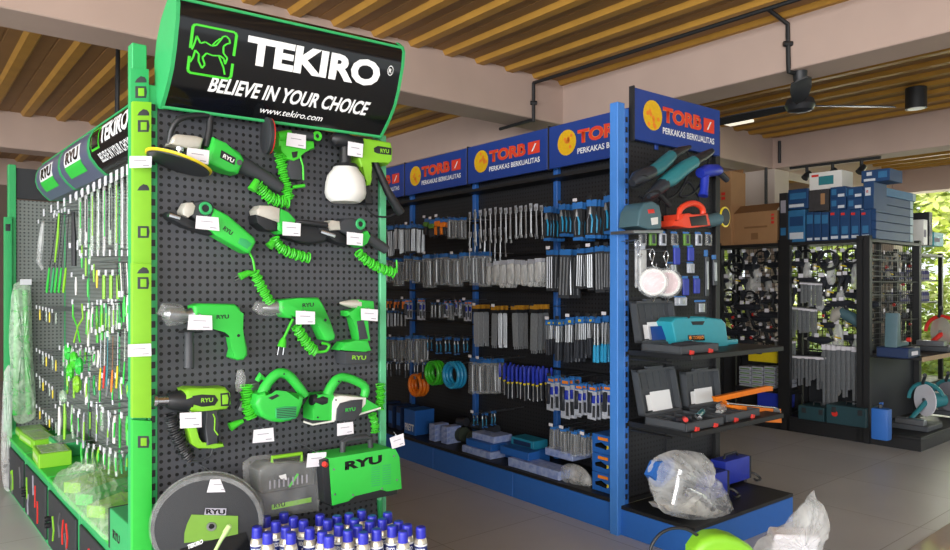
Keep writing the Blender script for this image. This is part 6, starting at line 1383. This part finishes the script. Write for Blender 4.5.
# rows of white flags with small packs at the far end
for r, (y0, y1) in enumerate(((307, 311), (350, 358), (375, 388), (406, 420))):
    for i in range(6):
        x = 40+i*3.2; y = y0+(y1-y0)*i/5
        gl_hang('pack', 'mini_pack', 'tiny pack with white flag at the far end, %s row, %s from the left' % (ORD[r], ORD[i]), 'hanging pack', x, y, -.22, ('yellow', 'charcoal', 'strip_film')[(i+r) % 3], [(x, y+2, .8), (x, y+7, 1.8), (x, y+13, 1.4)], 'tiny packs, %s row' % ORD[r])
gl_hang('jaw', 'green_shears', 'large green shears hanging at the centre', 'shears', 77, 302, -.12, 'bright_green', [(73, 304, 1.5), (73, 316, 1.8), (77, 326, 1.4), (80, 342, 1.8)], extra=(('handle', 'lime_green', [(82, 304, 1.5), (83, 318, 1.8), (78, 326, 1.4), (74, 342, 1.8)]),))
cols = ['ryu_green', 'lime_green', 'bright_green', 'strip_film', 'charcoal', 'tool_steel', 'milky_film', 'rack_green', 'white_plastic', 'green_film']
def clutter(n, xs, ys, ln, rr, group, what, offs=(-.10, -.26), seed=1, slope=-.25):
    q = random.Random(seed)
    for i in range(n):
        x = xs[0]+(xs[1]-xs[0])*(i+.5)/n+q.uniform(-1, 1); y = ys[0]+(ys[1]-ys[0])*q.random()+slope*(x-xs[0]); L = q.uniform(*ln); r = q.uniform(*rr); m = cols[q.randrange(len(cols))]; m2 = cols[q.randrange(3)]
        gl_hang('body', what.replace(' ', '_'), '%s in the %s, %s from the left' % (what, group, ORD[i]), 'hanging tool', x, y, q.uniform(*offs), m, [(x, y+1, r*.6), (x+q.uniform(-1, 1), y+L*.4, r), (x+q.uniform(-1, 1), y+L, r*.8)], group, extra=(('tool', m2, [(x, y+L*.3, r*.45), (x+q.uniform(-1, 1), y+L*.8, r*.5)]),))
clutter(12, (84, 130), (304, 312), (22, 38), (2.6, 4.2), 'row level with the shears', 'green hand tool', seed=2)
clutter(9, (62, 100), (345, 350), (14, 24), (2.4, 4), 'row below the shears', 'small green tool', seed=3, slope=0)
clutter(10, (64, 130), (372, 384), (16, 28), (2.6, 4), 'row above the hanging cards', 'assorted green tool', seed=4, slope=0)
clutter(12, (56, 130), (398, 408), (24, 38), (2.8, 4.4), 'lowest long row', 'green carded tool', seed=5, slope=.12)
clutter(9, (78, 130), (444, 440), (16, 28), (2.6, 4), 'bottom row over the big bag', 'carded tool', seed=6, slope=.25)
for i, (x, y, m) in enumerate(((68, 352, 'ryu_green'), (74, 360, 'bright_green'), (79, 366, 'ryu_green'), (70, 372, 'bright_green'), (77, 384, 'lime_green'), (63, 398, 'green_film'))):
    q = GL.pix(x, y, -.14); K = Kit(GL, 'tape_roll', 'round green tape roll left of centre, %s from the top' % ORD[i], 'tape', x, y, -.14, 'green tape rolls')
    b = B(); tube(b, [(q.x+.035*math.cos(a), .14, q.z+.035*math.sin(a)) for a in [j*math.pi/8 for j in range(17)]], .014, 6, cap=False); part(K.t, 'roll', b, m); b = B(); tube(b, [(q.x, .14, q.z+.02), (q.x, .4, q.z+.02)], .003, 5); part(K.t, 'hook', b, 'steel')
for i, (x, y, m, m2) in enumerate(((101, 332, 'tool_steel', 'yellow'), (108, 328, 'teal', 'teal'), (113, 334, 'brown', 'orange'), (118, 330, 'tool_steel', 'yellow'), (105, 330, 'milky_film', 'red'), (125, 326, 'strip_film', 'ryu_green'))):
    gl_hang('shaft', 'long_tool', 'long hanging tool with %s grip right of centre, %s from the left' % (m2.replace('ryu_', ''), ORD[i]), 'tool', x, y, -.10, m, [(x, y+2, .9), (x-.6, y+40, 1.2)], 'long tools right of centre', extra=(('grip', m2, [(x-.4, y+36, 1.4), (x-1, y+46, 2.2), (x-1.6, y+58, 1.8)]),))
# lime boxes on the green base
def deck_box(px, py, w_, d_, h_, m, lab, z=.391, rz=0, lid=True):
    p = GL.pz(px, py, z+h_*.0); b = B(); o = thing(GL, 'flat_box', lab, 'box', (p.x, p.y, z)); bb = Vector((p.x, p.y, z))
    box(b, p.x-w_/2, p.x+w_/2, p.y-d_/2, p.y+d_/2, z, z+h_, .004); c_ = part(o, 'carton', b, m, False)
    if lid: b = B(); box(b, p.x-w_*.42, p.x+w_*.42, p.y-d_*.4, p.y+d_*.4, z+h_-.001, z+h_+.002); part(c_, 'window', b, 'milky_film', False)
    b = B(); box(b, p.x-w_*.4, p.x+w_*.3, p.y-d_/2-.001, p.y-d_/2, z+h_*.3, z+h_*.7); part(c_, 'print', b, 'pale_green', False)
    o.matrix_world = GL.M @ Matrix.Translation(bb) @ Matrix.Rotation(rz, 4, 'Z')
deck_box(30, 434, .42, .16, .05, 'lime_green', 'lime box with clear window at the far end of the base')
deck_box(38, 443, .44, .14, .06, 'lime_green', 'long lime box in front of the farthest one', rz=.05)
deck_box(52, 462, .30, .17, .085, 'lime_green', 'thick lime box at the front of the base, nearest', rz=-.05)
deck_box(67, 452, .32, .15, .085, 'rack_green', 'thick green box behind the nearest lime box')
gl_hang('tube', 'green_profile', 'long green profile lying towards the wall behind the boxes', 'profile', 52, 424, -.3, 'rack_green', [(42, 421, 2), (68, 442, 2.4)], hook=False, tagged=False)
# the big heap under clear film and a small welder
K = Kit(GL, 'lime_carton', 'lime packs showing through the big clear bag on the base', 'box', 92, 500, -.1)
for i, (a, b_, dz) in enumerate((((72, 488), (122, 470), 0), ((84, 500), (128, 484), 0), ((96, 512), (130, 498), 0))):
    p, q = GL.pz(a[0], a[1], .42), GL.pz(b_[0], b_[1], .42); e = (q-p).normalized(); s = Vector((-e.y, e.x, 0)); b = B(); obox(b, (p+q)/2+Vector((0, 0, .0)), e, s, (0, 0, 1), (q-p).length, .10, .055); part(K.t, 'pack', b, ('lime_green', 'ryu_green', 'lime_green')[i], False)
def heap(fr, name, label, pts, z0, h, m, seed):
    """a film bag lying on a board: footprint in pixels of the board's height"""
    P = [fr.pz(a, b, z0) for a, b in pts]; c = sum(P, Vector())/len(P); rr = random.Random(seed); o = thing(fr, name, label, 'bag', (c.x, c.y, z0)); b = B(); prev = None
    sp = smoothpath(P+[P[0]], 4)[:-1]
    for k in range(9):
        f = 1-k/8.5; zz = h*math.sqrt(max(0, 1-f*f)); ring = []
        for i, p in enumerate(sp):
            w_ = 1+.10*math.sin(i*1.9+k)+rr.uniform(-.08, .08); ring.append(b.verts.new((c.x+(p.x-c.x)*f, c.y+(p.y-c.y)*f, z0+.002+zz*w_)))
        if prev:
            for i in range(len(sp)): b.faces.new((prev[i], prev[(i+1) % len(sp)], ring[(i+1) % len(sp)], ring[i]))
        prev = ring
    b.faces.new(prev); part(o, 'film', b, m)
film('bag_green', '#e2f3dc', alpha=.34, rough=.12, scale=14)
heap(GL, 'plastic_bag', 'big crumpled clear bag over lime packs on the green base', [(52, 484), (70, 474), (92, 468), (118, 466), (133, 472), (136, 500), (124, 530), (108, 541), (94, 530), (74, 510), (60, 496)], .393, .13, 'bag_green', 4)
K = Kit(GL, 'welding_machine', 'small green welding machine at the foot of the post, left side', 'welding machine', 122, 545, .02)
q = GL.pz(122, 560, .393); x, y = q.x, q.y
b = B(); box(b, x-.10, x+.16, y-.02, y+.12, .41, .575, .006, seg=2); c_ = part(K.t, 'casing', b, 'rack_green', False); b = B(); box(b, x-.13, x-.10, y-.018, y+.118, .41, .57, .003); f_ = part(K.t, 'front_panel', b, 'charcoal', False)
for i in range(3): b = B(); lathe(b, (x-.13, y+.03+i*.03, .46+.03*(i % 2)), (-1, 0, 0), [(0, .012), (.015, .01)], 8); part(f_, 'socket', b, 'black_plastic')
b = B(); tube(b, [(x-.08, y+.05, .572), (x-.06, y+.05, .60), (x+.08, y+.05, .60), (x+.1, y+.05, .572)], .008); part(K.t, 'handle', b, 'charcoal'); text_on(c_, 'RYU', x-.05, y-.0215, .47, .1, .035, 'sign_black', bold=.04)
for i in (0, 1): b = B(); box(b, x-.08+i*.18, x-.06+i*.18, y, y+.1, .393, .411); part(K.t, 'foot', b, 'black_plastic', False)
# long bags at the far end panel
sack(FE, 'plastic_bag', 'long clear hanging bag with green profiles at the far left', 'bag', [(14, 284), (22, 281), (30, 285), (32, 320), (33, 360), (36, 410), (30, 421), (14, 420), (11, 380), (9, 340), (11, 300)], .08, .05, 'green_film', seed=11)
K = Kit(FE, 'green_profile', 'green profiles inside the long clear bag', 'profile', 20, 300, .08)
K.tb('profile', 'ryu_green', [(17, 290, 2.6, .08), (16, 415, 2.8, .08)]); K.tb('profile', 'ryu_green', [(25, 290, 2.4, .08), (29, 414, 2.8, .08)]); K.tb('profile', 'rack_green', [(21, 288, 2, .06), (22, 414, 2, .06)])
K.tb('peg', 'steel', [(20, 284, .5, .08), (20, 284, .5, -.02)])
sack(FE, 'plastic_bag', 'trailing clear film hanging down to the floor at the left edge', 'bag', [(4, 372), (10, 366), (12, 400), (12, 440), (12, 486), (4, 488), (1, 460), (2, 410)], .14, .03, 'milky_film', seed=12)
q = FE.pix(24, 282, .1); o = thing(FE, 'price_tag', 'white price tag on the long clear hanging bag', 'price tag', q); b = B(); box(b, q.x-.03, q.x+.04, -.142, -.14, q.z-.02, q.z+.02); part(o, 'card', b, 'tag_white', False); b = B(); tube(b, [(q.x, -.14, q.z), (q.x, 0, q.z)], .0025, 5); part(o, 'hook', b, 'steel')
K = Kit(FE, 'spirit_level', 'green spirit level hanging at the far left green post', 'spirit level', 7, 300, .05)
K.pr('frame', 'rack_green', [(4, 217), (12, 217), (12, 432), (4, 432)], .045, .022, .002); K.pr('vial_window', 'charcoal', [(5.5, 224), (10.5, 224), (10.5, 231), (5.5, 231)], .047, .04, .001)
